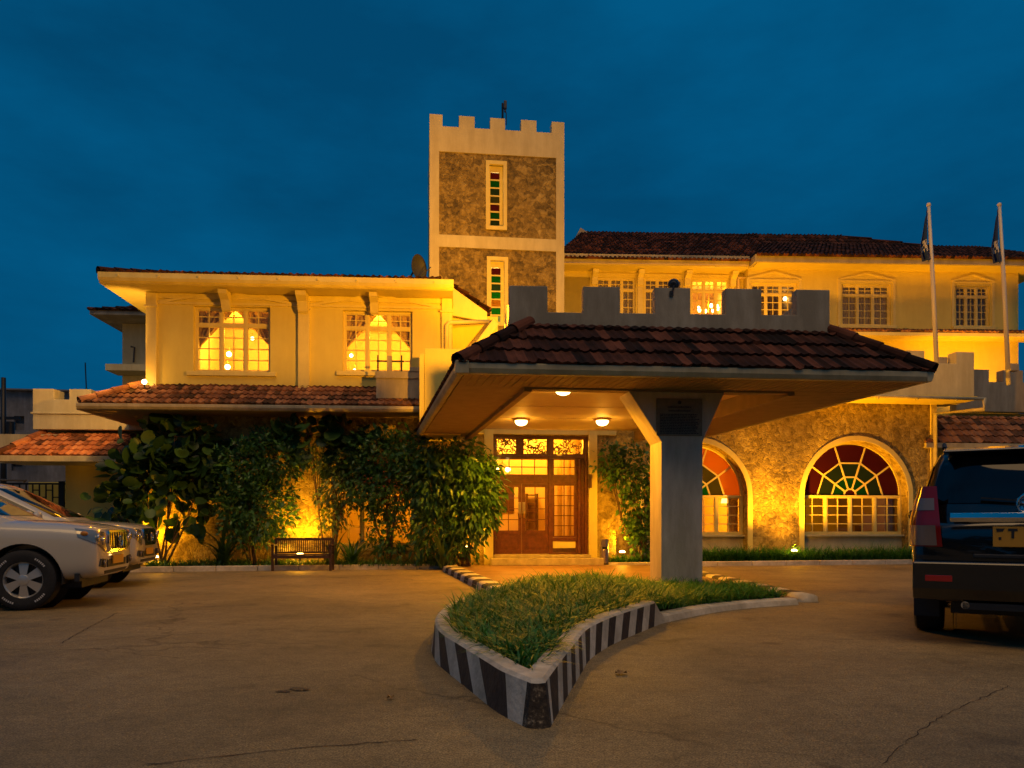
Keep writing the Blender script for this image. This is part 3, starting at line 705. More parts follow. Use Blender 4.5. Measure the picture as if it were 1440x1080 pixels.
# return roof and link wall towards the tower
b = MB(FL); zA, zB = Z(640, 404, 0.9), Z(684, 439, 0.9); xA, xB = X(636, 0.9), X(685, 0.9)
b.plate([(xA, zA), (xB, zB), (xB, zB-0.25), (xA, zA-0.75)], [], 0.9, 1.0); b.build('bargeboard', M['trim'], lw)
tiled('return_roof', [[(xB+0.05, 1.0-0.15, zB+0.06), (xB+0.05, 3.2, zB+0.06), (xA, 3.2, zA+0.06), (xA, 1.0-0.15, zA+0.06)]], M['tiledark'], lw, FL)
b = MB(FL); b.box(xA-0.2, X(700, 1.5), 1.5, 1.7, 0, zB+0.05); b.build('link_wall', M['cream'], lw)
b = MB(FL); b.bar((X(655, 1.0), 1.0, Z(655, 505, 1.0)), (X(692, 1.3), 1.3, Z(692, 455, 1.3)), 0.5, 0.2); b.build('sloping_coping', M['trim'], lw)
b = MB(FL); x0, x1 = X(597, -1.4), X(648, -1.4); b.box(x0, x1, -1.4, 0.4, 3.2, Z(620, 490, -1.4)); b.box(x0-0.12, x0-0.004, -1.44, -1.2, 3.2, Z(620, 498, -1.4)); b.build('end_wall', M['cream'], lw, bevel=0.01)
# low balustrade on the pent roof
b = MB(FL); y = -0.75; x0, x1 = X(529, y), X(591, y); zt = Z(560, 522, y); b.box(x0, x1, y, y+0.14, Z(560, 560, y), zt); b.box(x0-0.02, x1, y-0.03, y-0.002, Z(560, 532, y), Z(560, 529, y))
b.box(X(576, y), x1+0.03, y-0.02, y+0.18, zt+0.002, Z(560, 516, y)); b.box(X(544, y), X(551, y), y+0.02, y+0.12, zt+0.001, Z(560, 500, y)); b.build('balustrade', M['grey'], lw)
b = MB(FL)
for px in (531, 564.5): b.box(X(px, y)-0.018, X(px, y)+0.018, y+0.05, y+0.086, zt, Z(560, 499, y))
b.box(X(529, y), X(568, y), y+0.04, y+0.03, Z(560, 509, y), Z(560, 506.5, y)); b.build('handrail', M['metal'], lw)

# interior lamps upstairs
def room_lamp(fr, px, py, y, label, P, rad=0.07, group='lamps lit inside the rooms'):
    x, z = fr.at(px, py, y)
    F2 = Frame(math.degrees(fr.a), fr.w(x, y, z))
    r_ = root('room_lamp', label, 'lamp', F2, group)
    q = MB(F2); q.ball((0, 0, 0), rad, 8); q.build('bulb', M['bulb'], r_, smooth=True)
    q = MB(F2); q.lathe([(rad*0.6, rad*0.9), (rad*0.3, rad*1.6), (0.012, rad*1.7), (0.012, rad*3)], n=12); q.build('lamp_holder', M['brass'], r_, smooth=True)
    if P: lamp('POINT', F2.w(0, -rad*2.5, 0.0), P, WARM, r_, 0.08)
    return r_
room_lamp(FL, 322, 498, 1.6, 'bright bulb in the middle light of the far left upstairs window', 0, 0.07)
room_lamp(FL, 320, 516, 1.2, 'lower of two bulbs in the far left upstairs window', 0, 0.07)
room_lamp(FL, 355, 476, 2.8, 'small bulb in the right light of the far left upstairs window', 0, 0.05)
room_lamp(FL, 494, 500, 1.6, 'upper bulb in the upstairs window behind the handrail', 0, 0.05)
room_lamp(FL, 499, 521, 1.2, 'lower bulb in the upstairs window behind the handrail', 0, 0.05)
for Wn in (W1, W2): lamp('POINT', FL.w((Wn[0]+Wn[1])/2, 1.7, Wn[3]-.25), 330, (1, .47, .03), lw, .25)
x, z = FL.at(545, 700, 1.5); lamp('POINT', FL.w(x, 1.5, z), 90, AMBER, lw, 0.1)

# satellite dish and the block behind the wing
FD = fpx(62, 590, 22.6)
d = root('satellite_dish', 'dark round satellite dish beside the foot of the tower', 'satellite dish', FD)
zc = FD.Z(590, 376); b = MB(FD); b.lathe([(0.02, 0.16), (0.25, 0.12), (0.36, 0.03), (0.38, 0.0), (0.34, 0.04), (0.2, 0.14), (0.02, 0.2)], (0, 0, zc), 28, 'y'); b.build('reflector', M['dish'], d, smooth=True)
b = MB(FD); b.tube([(0, 0.15, zc), (0.05, 0.35, zc-0.2), (0.05, 0.35, zc-1.6)], 0.03); b.tube([(0, 0.15, zc-0.4), (0, -0.4, zc-0.05)], 0.015); b.build('mast', M['dish'], d)
FB = fpx(4, 190, 27.0)
d = root('rear_block', 'unlit grey white block with small hipped roof behind the left wing', 'building', FB)
Zb, Xb = FB.Z, FB.X
b = MB(FB); b.box(Xb(172), Xb(260), 0, 6, 0, Zb(190, 446)); b.build('wall', M['white'], d)
b = MB(FB); b.box(Xb(148, -1), Xb(240), -1.0, -0.003, Zb(190, 521, -1), Zb(190, 512, -1)); b.build('ledge', M['white'], d)
b = MB(FB); b.box(Xb(126, -1.2), Xb(260), -1.2, 6, Zb(190, 443, -1.2), Zb(190, 437, -1.2)); b.build('eaves', M['grey'], d)
z0 = Zb(190, 437, -1.2)+0.01; xx = Xb(124, -1.25); tiled('roof', [[(xx, -1.25, z0), (Xb(270), -1.25, z0), (Xb(270), 2.5, z0+1.3), (xx+3.6, 2.5, z0+1.3)], [(xx, 6, z0), (xx, -1.25, z0), (xx+3.6, 2.5, z0+1.3), (xx+3.6, 2.6, z0+1.3)]], M['tiledark'], d, FB)
b = MB(FB); b.tube([(Xb(185), -0.05, Zb(190, 488)), (Xb(190), -0.05, Zb(190, 489)), (Xb(188.5), -0.05, Zb(190, 510))], 0.03); b.build('vent_pipe', M['dish'], d)

# ------------------------------------------------------------------ left annex
an = root('annex', 'low annex with two big merlons over an orange tiled pent roof, far left', 'building', FA)
Z, X = FA.Z, FA.X
za, zb, zt, zm = Z(100, 604), Z(100, 562), Z(100, 547), Z(100, 581)
sp = [(X(46), X(76)), (X(97), X(128)), (X(147), X(178)), (X(198), X(228))]
b = MB(FA); b.plate(crenel(X(46), X(228), za, zb, zt, sp), [], 0, 0.55)
b.box(X(44), X(228), -0.05, -0.003, zm-0.03, zm+0.02); b.build('parapet', M['white'], an, bevel=0.012)
b = MB(FA); b.box(X(46), X(228), 0.6, 5, za, za+0.15); b.build('flat_roof', M['grey'], an)
b = MB(FA); b.box(X(92, 0.4), X(228), 0.4, 5, 0, za-0.01); b.build('wall', M['cream'], an)
ze, zr = Z(80, 640, -1.0), Z(100, 609, 0.1)
tiled('pent_roof', [[(X(-4, -1.0), -1.0, ze), (X(215, -1), -1.0, ze), (X(215), 0.2, zr), (X(62, 0.2), 0.2, zr)],
                    [(X(-4, -1.0), 4, ze), (X(-4, -1.0), -1.0, ze), (X(62, 0.2), 0.2, zr), (X(62, .2), 4, zr)]], M['tileorange'], an, FA, hips=[((X(-4, -1.0), -1.0, ze), (X(62, 0.2), 0.2, zr))], tw=0.17, cl=0.29, amp=0.03)
b = MB(FA); b.box(X(-8, -1), X(215, -1), -1.07, -0.98, ze-0.17, ze-0.02); b.box(X(-8, -1), X(215), -0.978, 0.39, ze-0.17, ze-0.13); b.build('gutter', M['gutter'], an, bevel=0.01)
b = MB(FA); b.box(X(-8, .3), X(91, .3), 0.0, 0.2, ze-0.13, zr-0.05); b.build('beam', M['gutter'], an)
gt = root('iron_gate', 'dark iron gate of staggered bars beside the yellow annex wall', 'gate', FA)
b = MB(FA); y = 0.9; x0, x1 = X(-30, y), X(91, y); z0, z1 = 0.05, Z(50, 679, y)
b.box(x0, x1, y, y+0.05, z1-0.05, z1); b.box(x0, x1, y, y+0.05, z0, z0+0.05); b.box(x1-0.16, x1-0.02, y-0.02, y+0.06, 0, z1+0.05)
n = 13
for i in range(n): q = x0+(x1-x0)*i/n; b.box(q, q+0.03, y+0.01, y+0.04, z0, z1)
for i in range(n):
    q = x0+(x1-x0)*i/n
    for k in range(6): zz = z0+(z1-z0)*(k+0.5+(0.35 if i % 2 else -0.1))/6; b.box(q, q+(x1-x0)/n, y+0.015, y+0.035, zz, zz+0.03)
b.build('gate_leaf', M['metal'], gt)
b = MB(FA); b.add([(x0, y+2.5, 0), (x1+.2, y+2.5, 0), (x1+.2, y+2.5, z1+.15), (x0, y+2.5, z1+.15)], [(0, 1, 2, 3)]); b.box(x0, x1+.2, y+2.5, y+2.7, 0, z1+.05)
tag(b.build('yard_wall', M['cream']), 'cream yard wall seen through the bars of the iron gate', 'wall')
# far background, left
FF = fpx(8, 30, 45)
fb = root('far_building', 'unlit grey apartment block far away at left edge', 'building', FF); Z, X = FF.Z, FF.X
hz = [(X(20), X(34), Z(30, 605), Z(30, 585)), (X(16), X(32), Z(30, 662), Z(30, 650))]
b = MB(FF); b.plate(rect(X(-120), X(98), 0, Z(30, 550)), [rect(*h) for h in hz], 0, 0.4); b.box(X(-120), X(98), 0.41, 8, 0, Z(30, 551)); b.build('wall', M['farwall'], fb)
b = MB(FF); b.box(X(-122), X(99), -0.3, 8.2, Z(30, 550)+.01, Z(30, 548)+.02); b.box(X(16), X(60), -1.2, -0.01, Z(30, 614), Z(30, 611)); b.build('ledge', M['farwall'], fb)
for h in hz:
    q = MB(FF); q.box(h[0], h[1], 0.2, 0.3, h[2], h[2]+(h[3]-h[2])*0.5); q.build('window', M['farwall'], fb)
FP = fpx(0, 5, 33); up = root('utility_pole', 'dark utility pole with crossarm at left edge before far grey block', 'pole', FP)
b = MB(FP); b.tube([(0, 0, 0), (0, 0, FP.Z(5, 531))], [0.14, 0.09], 10); b.build('shaft', M['metal'], up, smooth=True)
b = MB(FP); zc = FP.Z(5, 590); b.box(-0.9, 0.7, -0.05, 0.05, zc, zc+0.12); b.tube([(0.3, 0, zc-.9), (0.3, 0, zc-.1)], 0.16, 10); b.build('crossarm', M['metal'], up)
FP2 = fpx(0, 122, 30); b = MB(FP2); b.tube([(0, 0, FP2.Z(122, 560)), (-0.06, 0, FP2.Z(122, 510))], 0.025, 6); tag(b.build('aerial_rod', M['metal']), 'thin upright aerial rod behind the annex merlon', 'aerial')

# ------------------------------------------------------------------ tower
tw_ = root('tower', 'square battlemented tower with stone panels and two tall slit windows', 'tower', FT)
Z, X = FT.Z, FT.X
xa, xb = X(604), X(793.5)
zt, zf, zp1, zp0, zq1 = Z(697, 166), Z(697, 182), Z(697, 217), Z(697, 333), Z(697, 350)
zbase = 0
wd = xb-xa
mer = [(xa, xa+wd*0.095), (xa+wd*0.215, xa+wd*0.33), (xa+wd*0.445, xa+wd*0.555), (xa+wd*0.675, xa+wd*0.79), (xa+wd*0.905, xb)]
xs0, xs1 = X(617.5), X(782); sw = [(X(684), X(712), Z(698, 322), Z(698, 227)), (X(685.5), X(713.5), Z(699, 457), Z(699, 362))]
b = MB(FT)
fr_ = crenel(xa, xb, zbase, zf, zt, mer)
b.plate(fr_, [rect(xs0, xs1, zp0, zp1), rect(xs0, xs1, 0.3, zq1)], 0, 0.3)
b.build('wall_frame', M['white'], tw_)
b = MB(FT); b.plate(rect(xs0+.001, xs1-.001, zp0+.001, zp1-.001), [rect(*sw[0])], 0.03, 0.28); b.plate(rect(xs0+.001, xs1-.001, 0.301, zq1-.001), [rect(*sw[1])], 0.03, 0.28); b.build('stone_panel', M['towerstone'], tw_)
D = wd
for yy, fx in ((0.304, None), (D-0.3, None)): pass
b = MB(FT)
for x0 in (xa, xb-0.3):
    FTs = [(0.304+(D-.6)*f0, 0.304+(D-.6)*f1) for f0, f1 in ((0.15, .30), (.43, .57), (.7, .85))]
    b.box(x0, x0+0.3, 0.304, D-0.3, 0, zf)
    for y0, y1 in FTs: b.box(x0, x0+0.3, y0, y1, zf, zt)
b.box(xa, xb, D-0.296, D, 0, zf)
for m0, m1 in mer: b.box(m0, m1, D-0.296, D, zf, zt)
b.box(xa+.3, xb-.3, 0.3, D-.3, zf-1.0, zf-0.9)
b.build('side_wall', M['white'], tw_)
SC = dict(r=stained('red_glass', (0.30, 0.045, 0.02)), g=stained('green_glass', (0.03, 0.30, 0.03)), t=stained('grey_green_glass', (0.10, 0.18, 0.07)), o=stained('olive_glass', (0.22, 0.22, 0.04)),
          a=stained('amber_glass', (0.80, 0.42, 0.05)), b=stained('blue_glass', (0.02, 0.10, 0.16)), w=stained('pale_glass', (0.5, 0.6, 0.4)))
for k, (x0, x1, z0, z1) in enumerate(sw):
    q = MB(FT); t = 0.09
    q.plate(rect(x0-0.02, x1+0.02, z0-0.02, z1+0.02), [rect(x0+t, x1-t, z0+t, z1-t)], -0.02, 0.07)
    ix0, ix1, iz0, iz1 = x0+t+0.04, x1-t-0.10, z0+t, z1-t-0.17
    q.plate(rect(x0+t-.005, x1-t+.005, z0+t-.005, z1-t+.005), [rect(ix0, ix1, iz0, iz1)], 0.14, 0.20)
    n = 7; hgt = (iz1-iz0)/n
    for j in range(1, n): q.box(ix0, ix1, 0.135, 0.19, iz0+j*hgt-0.02, iz0+j*hgt+0.02)
    wo = q.build('window', M['trim'], tw_)
    cols = 'rgtorgt' if k == 0 else 'rgtgagw'
    for j in range(n):
        q = MB(FT); q.box(ix0, ix1, 0.155, 0.165, iz1-(j+1)*hgt+0.02, iz1-j*hgt-0.02); q.build('pane', SC[cols[j]], wo)
FAn = Frame(6.9, FT.w(X(717), D*0.5, 0)); at_ = root('antenna', 'small antenna on a thin mast on top of the tower', 'antenna', FAn)
zz = FAn.Z(717, 146); b = MB(FAn); b.tube([(0, 0, zf-.9), (0, 0, zz)], 0.035, 8); b.tube([(0, 0, zz-.1), (0.12, 0, zz-.3), (0.12, 0, zz-0.7)], 0.015, 6); b.build('mast', M['metal'], at_)
b = MB(FAn); b.box(0.04, 0.14, -0.04, 0.04, zz-0.2, zz+0.10); b.box(0.05, 0.12, -0.03, 0.03, zz-.3, zz-.21); b.build('antenna_head', M['dish'], at_, bevel=0.03)
x, z = FT.at(699, 440, 1.0); lamp('POINT', FT.w(x, 1.0, z), 150, (1, .7, .3), tw_, 0.1); x, z = FT.at(699, 280, 1.2); lamp('POINT', FT.w(x, 1.2, z), 40, (1, .7, .3), tw_, 0.1)

# ------------------------------------------------------------------ rear wing
rw = root('rear_wing', 'long two-tier cream wing behind the canopy with seven white windows under a dark tiled roof', 'building', FW)
Z, X = FW.Z, FW.X
xa, xb, xc = X(770), X(1052), X(1432)
zw_top = Z(1100, 372, -0.5)
RY = 0.5                                     # the left part stands half a metre back
wl = [(795-36, 830, 'lit'), (839, 894, 'dim'), (906, 961, 'dim'), (972, 1026, 'lit')]
wr = [(1056, 1121, 'lit'), (1184, 1253, 'dim'), (1344, 1392, 'dim')]
zl0, zl1 = Z(930, 457, RY), Z(930, 391, RY); zr0, zr1 = Z(1218, 458, 0), Z(1218, 400, 0)
holesL = [(X(a, RY), X(c, RY), zl0, zl1) for a, c, _ in wl]; holesR = [(X(a), X(c), zr0, zr1) for a, c, _ in wr]
b = MB(FW); b.plate(rect(xa, xb, 0, zw_top), [rect(*h) for h in holesL], RY, RY+0.28); b.plate(rect(xb, xc, 0, zw_top), [rect(*h) for h in holesR], 0, 0.28)
b.box(xc-0.28, xc-.002, 0.285, 9, 0, zw_top); b.box(xb+.002, xb+.2, 0.285, RY+.2, 0, zw_top); b.build('wall', M['cream'], rw)
b = MB(FW)
b.box(xa, xb+0.1, -0.5+RY-.2, RY+0.1, zw_top, zw_top+0.06); b.box(xb+0.104, xc+0.9, -0.7, 9, zw_top, zw_top+0.06); b.build('soffit', M['cream'], rw)
b = MB(FW); b.box(xa, xb-0.05, -0.36, -0.24, Z(930, 366, -.3), Z(930, 362, -.3)); b.box(xa, xb-0.05, -0.28, -0.2, zw_top+.065, Z(930, 358, -.3)); b.box(xb-0.045, xc+0.95, -0.82, -0.72, zw_top-0.02, Z(1218, 360, -0.8)); b.box(xb-0.045, xb+0.05, -.71, -.1, zw_top-.02, Z(1218, 360, -.8)); b.build('gutter', M['gutter'], rw)
for px in (836, 900, 966, 1030):
    q = MB(FW); x0 = X(px, RY); t = zw_top-0.02; q.prism([(RY-.002, t), (RY-.40, t), (RY-.36, t-.12), (RY-.14, t-.2), (RY-.10, t-.45), (RY-.002, t-.45)], x0-.1, x0+.1, 'x'); q.build('bracket', M['trim'], rw)
b = MB(FW)
for (a, c, _), yy in [(q, RY) for q in wl[1:]]+[(q, 0) for q in wr]:
    x0, x1 = X(a-6, yy), X(c+6, yy); z0 = (zl1 if yy else zr1)+0.14; xm = (x0+x1)/2; zz = z0+0.24 if yy == 0 else z0+0.13
    b = MB(FW); b.bar((x0, yy-.02, z0), (xm, yy-.02, zz), 0.05, 0.05); b.bar((xm, yy-.02, zz), (x1, yy-.02, z0), 0.05, 0.05); b.box(x0, x1, yy-.035, yy-.002, z0-.05, z0-.01)
    b.box(x0, x0+.09, yy-.03, yy-.002, (zl0 if yy else zr0), z0-.055); b.box(x1-.09, x1, yy-.03, yy-.002, (zl0 if yy else zr0), z0-.055); b.build('window_surround', M['trim'], rw)
for (a, c, k), h, yy in [(q, hh, RY) for q, hh in zip(wl, holesL)]+[(q, hh, 0) for q, hh in zip(wr, holesR)]:
    window(rw, FW, *h, yy+0.08, transom=0.25, rows=4, curtain='blind' if k == 'dim' else None, sill=(yy == 0))
    if k == 'lit': room(rw, FW, h[0]-.3, h[1]+.3, yy+.29, yy+3.4, h[2]-.8, h[3]+.25)
# tiled roofs
ze = zw_top+0.16; yb = -0.95
tiled('roof', [[(X(776), yb+.55, ze), (xb+.9, yb+.55, ze-.01), (X(1060, 4), 4.2, Z(1000, 329, 4.2)), (X(822, 4), 4.2, Z(1000, 329, 4.2))],
               [(xb-0.05, yb, ze), (xc+1.0, yb, ze), (xc+1.0, 3.4, Z(1300, 347, 3.4)), (X(1060, 4), 3.4, Z(1300, 347, 3.4))],
               [(xb+0.02, 3.4, Z(1300, 347, 3.4)), (X(1300, 4), 3.4, Z(1300, 347, 3.4)), (X(1180, 4.2), 4.2, Z(1000, 329, 4.2)), (X(1050, 4.2), 4.2, Z(1000, 329, 4.2))]], M['tiledark'], rw, FW, tw=0.15, cl=0.34, amp=0.04)
b = MB(FW); xg = X(822, 4.2); zg = Z(1000, 329, 4.2); b.add([(xg-.5, 3.9, zg-.5), (xg+.7, 3.9, zg-.5), (xg-.2, 3.9, zg+.05)], [(0, 1, 2)]); b.add([(xg-.5, 4.1, zg-.5), (xg+.7, 4.1, zg-.5), (xg-.2, 4.1, zg+.05)], [(2, 1, 0)]); b.build('gablet', M['grey'], rw)
# pent roof that shades the wall above it
zp = Z(1300, 468, -0.8); x0 = X(1120, -0.8)
tiled('pent_roof', [[(x0, -0.9, zp), (xc+.4, -0.9, zp), (xc+.1, -0.004, zp+0.28), (x0, -0.004, zp+0.28)]], M['tile'], rw, FW, tw=0.16)
b = MB(FW); b.box(x0, xc+.4, -0.93, -0.85, zp-.13, zp-.02); b.box(x0, xc+.35, -0.845, -0.003, zp-.10, zp-.05); b.build('pent_gutter', M['trim'], rw)
room_lamp(FW, 800, 424, 3.0, 'dangling bulb in the lit window beside the tower edge', 110, 0.10)
room_lamp(FW, 813, 408, 3.2, 'smaller upper bulb in the lit window beside the tower edge', 0, 0.06)
room_lamp(FW, 1081, 412, 2.6, 'bulb inside the window right of the black floodlight notch', 140, 0.08)
room_lamp(FW, 1104, 420, 1.6, 'tall wall bulb at the right side of the lit window below the gable moulding', 0, 0.07)
# chandelier in the bright window
x, z = FW.at(996, 436, 2.0); FCh = Frame(2.5, FW.w(x, 2.0, z)); ch = root('chandelier', 'many-armed lit chandelier seen in window between two canopy merlons', 'chandelier', FCh)
b = MB(FCh)
for k in range(8):
    t = 2*PI*k/8; b.tube([(0, 0, -.1), (.25*math.cos(t), .25*math.sin(t), -.18), (.36*math.cos(t), .36*math.sin(t), -.02)], 0.012, 6)
b.tube([(0, 0, -.2), (0, 0, 1.0)], 0.015, 6); b.build('arms', M['brass'], ch)
for k in range(8):
    t = 2*PI*k/8; q = MB(FCh); q.ball((.36*math.cos(t), .36*math.sin(t), .06), 0.055, 6, (1, 1, 1.5)); q.build('bulb', M['bulb'], ch, smooth=True)
lamp('POINT', FCh.w(0, -.5, .3), 150, WARM, ch, 0.1)

# ------------------------------------------------------------------ restaurant wing with arched windows
rs = root('restaurant_wing', 'single-storey stone wing with two arched stained glass windows, right of the canopy column', 'building', FR)
Z, X = FR.Z, FR.X
xa, xb = X(846), X(1308); ztop = Z(1200, 567)
def arch(x0, x1, z0, ztop_, n=28, grow=0.0):
    r = (x1-x0)/2+grow; xm = (x0+x1)/2; zs_ = ztop_-(x1-x0)/2
    return [(xm-r, z0), (xm+r, z0)] + [(xm+r*math.cos(PI*i/n), zs_+r*math.sin(PI*i/n)) for i in range(n+1)]
A2 = (X(1131), X(1277), 0.16, Z(1204, 620)); A1 = (X(905), X(1051), 0.16, Z(978, 622))
b = MB(FR); b.plate(rect(xa, xb, 0, ztop), [arch(*A1), arch(*A2)], 0, 0.4); b.build('stone_wall', M['stone'], rs)
b = MB(FR); b.box(xb, xb+0.17, -0.05, 0.4, 0, ztop+.02); b.box(xb+0.001, xb+.16, 0.404, 7, 0, ztop); b.box(xa, xb, 7, 7.2, 0, ztop); b.build('corner_trim', M['trim'], rs)
FANCOL = [dict(o='r', m='t', i='g', h='r'), None]
def arched_window(A, cols, lit, P):
    x0, x1, z0, zt = A; xm = (x0+x1)/2; r = (x1-x0)/2; zs_ = zt-r; y = 0.30
    q = MB(FR); outer = arch(x0, x1, z0, zt, 32, 0.15); inn = arch(x0, x1, z0, zt, 32)
    loop = outer[1:] + [outer[0]] + [inn[0]] + inn[1:][::-1]
    q.plate(loop, [], -0.022, -0.003); q.build('arch_surround', M['trim'], rs, bevel=0.01)
    zsill = z0+0.62
    q = MB(FR); q.box(x0+.002, x1-.002, y-.02, y+.1, z0, zsill-.05); q.box(x0+.002, x1-.002, y-.14, y+.1, zsill-.046, zsill); q.build('apron', M['white'], rs)
    # casements, four bays of two by four panes
    wo = window(rs, FR, x0+.003, x1-.003, zsill+.002, zs_+0.035, y, bays=4, rows=4, transom=None, sill=False, curtain=None, fw=0.055)
    # fan light
    q = MB(FR); ring = [(xm+(r-.003)*math.cos(PI*i/40), zs_+.04+(r-.043)*math.sin(PI*i/40)) for i in range(41)]
    ring2 = [(xm+(r-.07)*math.cos(PI*i/40), zs_+.04+(r-.10)*math.sin(PI*i/40)) for i in range(41)]
    q.plate(ring+ring2[::-1], [], y, y+0.1)
    zc = zs_+.04; R3, R2, R1, R0 = r-.07, r*0.64, r*0.36, r*0.12; V2 = lambda rr, a: (xm+rr*math.cos(a), zc+rr*math.sin(a)*0.965)
    for k in range(1, 5):
        a = PI*k/5; p, s_ = V2(R0, a), V2(R3, a); q.bar((p[0], y+.045, p[1]), (s_[0], y+.045, s_[1]), 0.035, 0.05)
    for rr in (R0, R1, R2):
        for k in range(5):
            p, s_ = V2(rr, PI*k/5), V2(rr, PI*(k+1)/5); q.bar((p[0], y+.046, p[1]), (s_[0], y+.046, s_[1]), 0.035, 0.045)
    fo = q.build('fan_light', M['trim'], rs)
    for k in range(5):
        for (ra, rb_, c) in ((R2, R3, cols['o']), (R1, R2, cols['m']), (R0, R1, cols['i'])):
            a0, a1 = PI*k/5, PI*(k+1)/5
            if rb_ == R3: o_ = [V2(rb_, a0+(a1-a0)*j/6) for j in range(7)]
            else: o_ = [V2(rb_, a0), V2(rb_, a1)]
            q = MB(FR); q.plate([V2(ra, a0)]+o_+[V2(ra, a1)], [], y+.04, y+.05); q.build('pane', SC[c], fo)
    q = MB(FR); q.plate([V2(R0, PI*k/5) for k in range(6)], [], y+.04, y+.05); q.build('pane', SC[cols['h']], fo)
    # curtains at the sides, inside
    for sg in (0, 1):
        q = MB(FR); n = 24; xs = [(x0+.03 if sg == 0 else x1-.33)+.3*i/n for i in range(n+1)]
        q.add([(x_, y+.3+.04*math.sin(i*1.5), zz) for zz in (z0+.2, zs_+.05) for i, x_ in enumerate(xs)], [(i, i+1, n+2+i, n+1+i) for i in range(n)]); q.build('curtain', M['curtain'], rs, smooth=True)
    if P: lamp('POINT', FR.w(xm+0.2, 2.6, 2.3), P, WARM, rs, 0.15)
arched_window(A1, dict(o='a', m='o', i='g', h='o'), True, 420)  # lighter pane colours: the lit room's glow is put into the glass
arched_window(A2, dict(o='r', m='t', i='g', h='r'), False, 80)
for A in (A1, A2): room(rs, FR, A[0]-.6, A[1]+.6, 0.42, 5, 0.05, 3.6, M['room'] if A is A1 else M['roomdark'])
# eave slab, battlement, gutter
y = -0.95; zb = Z(1300, 556, y); zf, zt = Z(1330, 511, y), Z(1357, 495, y)
sp = [(X(a, y), X(c, y)) for a, c in ((1062, 1087), (1133, 1158), (1204, 1229), (1275, 1300), (1345, 1370))]
b = MB(FR); b.plate(crenel(X(1040, y), X(1370, y), zb, zf, zt, sp), [], y, y+0.35); b.build('parapet', M['white'], rs, bevel=0.012)
b = MB(FR); b.box(X(1370, y)-0.35, X(1370, y)-.001, y+.354, 6, zb, zf); b.box(xa+2.3, X(1370, y)-.36, y+.36, 6.9, zb+.02, zb+.15); b.build('flat_roof', M['white'], rs)
b = MB(FR); b.box(X(1000, y), X(1371, y)+.06, y-0.02, 0.3, ztop+.001, zb-0.002); b.build('eave_soffit', M['cream'], rs)
b = MB(FR); yy = y-.09; zg = Z(1250, 559, y)
b.tube([(X(1150, yy), yy, zg+.03), (X(1386, yy), yy, zg)], 0.045, 10)
b.tube([(X(1384, yy), yy, zg+.02), (X(1384, yy), yy, zg-.28), (X(1314, -.1), -0.12, Z(1313, 582, -.1)), (xb+.1, -.12, 0.1)], 0.06, 10)
for px in (1180, 1235, 1290, 1345): b.box(X(px, yy)-.02, X(px, yy)+.02, yy-.02, y-.025, zg-.06, zg+.06)
b.build('downpipe', M['gutter'], rs, smooth=True)
# flagpoles and flags
for (pb, pt, base_lab, yy, z_sh, fr_) in (((1318, 507), (1306, 290), 'left', -0.72, 0, FR), ((1418.5, 516), (1405.5, 290), 'right', -0.60, 0, FR)):
    x0, z0 = fr_.at(*pb, yy); x1, z1 = fr_.at(*pt, yy)
    FPo = Frame(7, fr_.w(x0, yy, 0)); lab = 'left of two tall cream flagpoles, nearer the canopy roof tip' if base_lab == 'left' else 'right of two tall cream flagpoles, by the right edge'
    r_ = root('flagpole', lab, 'flagpole', FPo, 'flagpoles on the roof edge')
    b = MB(FPo); dx = x1-x0; b.tube([(0, 0, z0-.5), (dx*.5, 0, (z0+z1)/2), (dx, 0, z1)], [0.062, 0.055, 0.042], 12); b.build('shaft', M['pole'], r_, smooth=True)
    b = MB(FPo); b.box(-.02, .24, -.10, .10, z0-.12, z0+.08); b.build('bracket', M['grey'], r_, bevel=.01)
    b = MB(FPo); b.ball((dx, 0, z1+.04), .06, 8); b.build('finial', M['pole'], r_, smooth=True)
    ft = Frame(7, fr_.w(x1, yy, z1)); b = MB(ft); n, mrows = 14, 16; hh = 1.42 if base_lab == 'left' else 1.5; vs = []
    for j in range(mrows+1):
        t = j/mrows; wid = 0.04+0.24*min(1, t*1.5)**.8*(1-.25*max(0, t-.7)/.3)
        for i in range(n+1):
            f = i/n; vs.append((-0.05-f*wid+(-dx/(z1-z0))*t*hh*0+0.03*math.sin(t*5)*f + dx/(z1-z0)*(-t*hh), 0.07*math.sin(f*9+t*2)*(0.3+t), -0.08-t*hh-0.25*f*(1-t)))
    k_ = lambda j, i: j*(n+1)+i
    b.add(vs, [(k_(j, i), k_(j, i+1), k_(j+1, i+1), k_(j+1, i)) for j in range(mrows) for i in range(n)], 0)
    for idx in range(len(b.m)):
        j, i = divmod(idx, n)
        if 9 <= j <= 12 and 4 <= i <= 8 and (i+j) % 3: b.m[idx] = 1
    o = b.build('flag', [M['flag'], M['flagwhite']], None, smooth=True)
    tag(o, 'limp dark blue flag hanging on the left flagpole' if base_lab == 'left' else 'limp dark blue flag hanging on the right flagpole', 'flag', 'limp flags on the flagpoles')

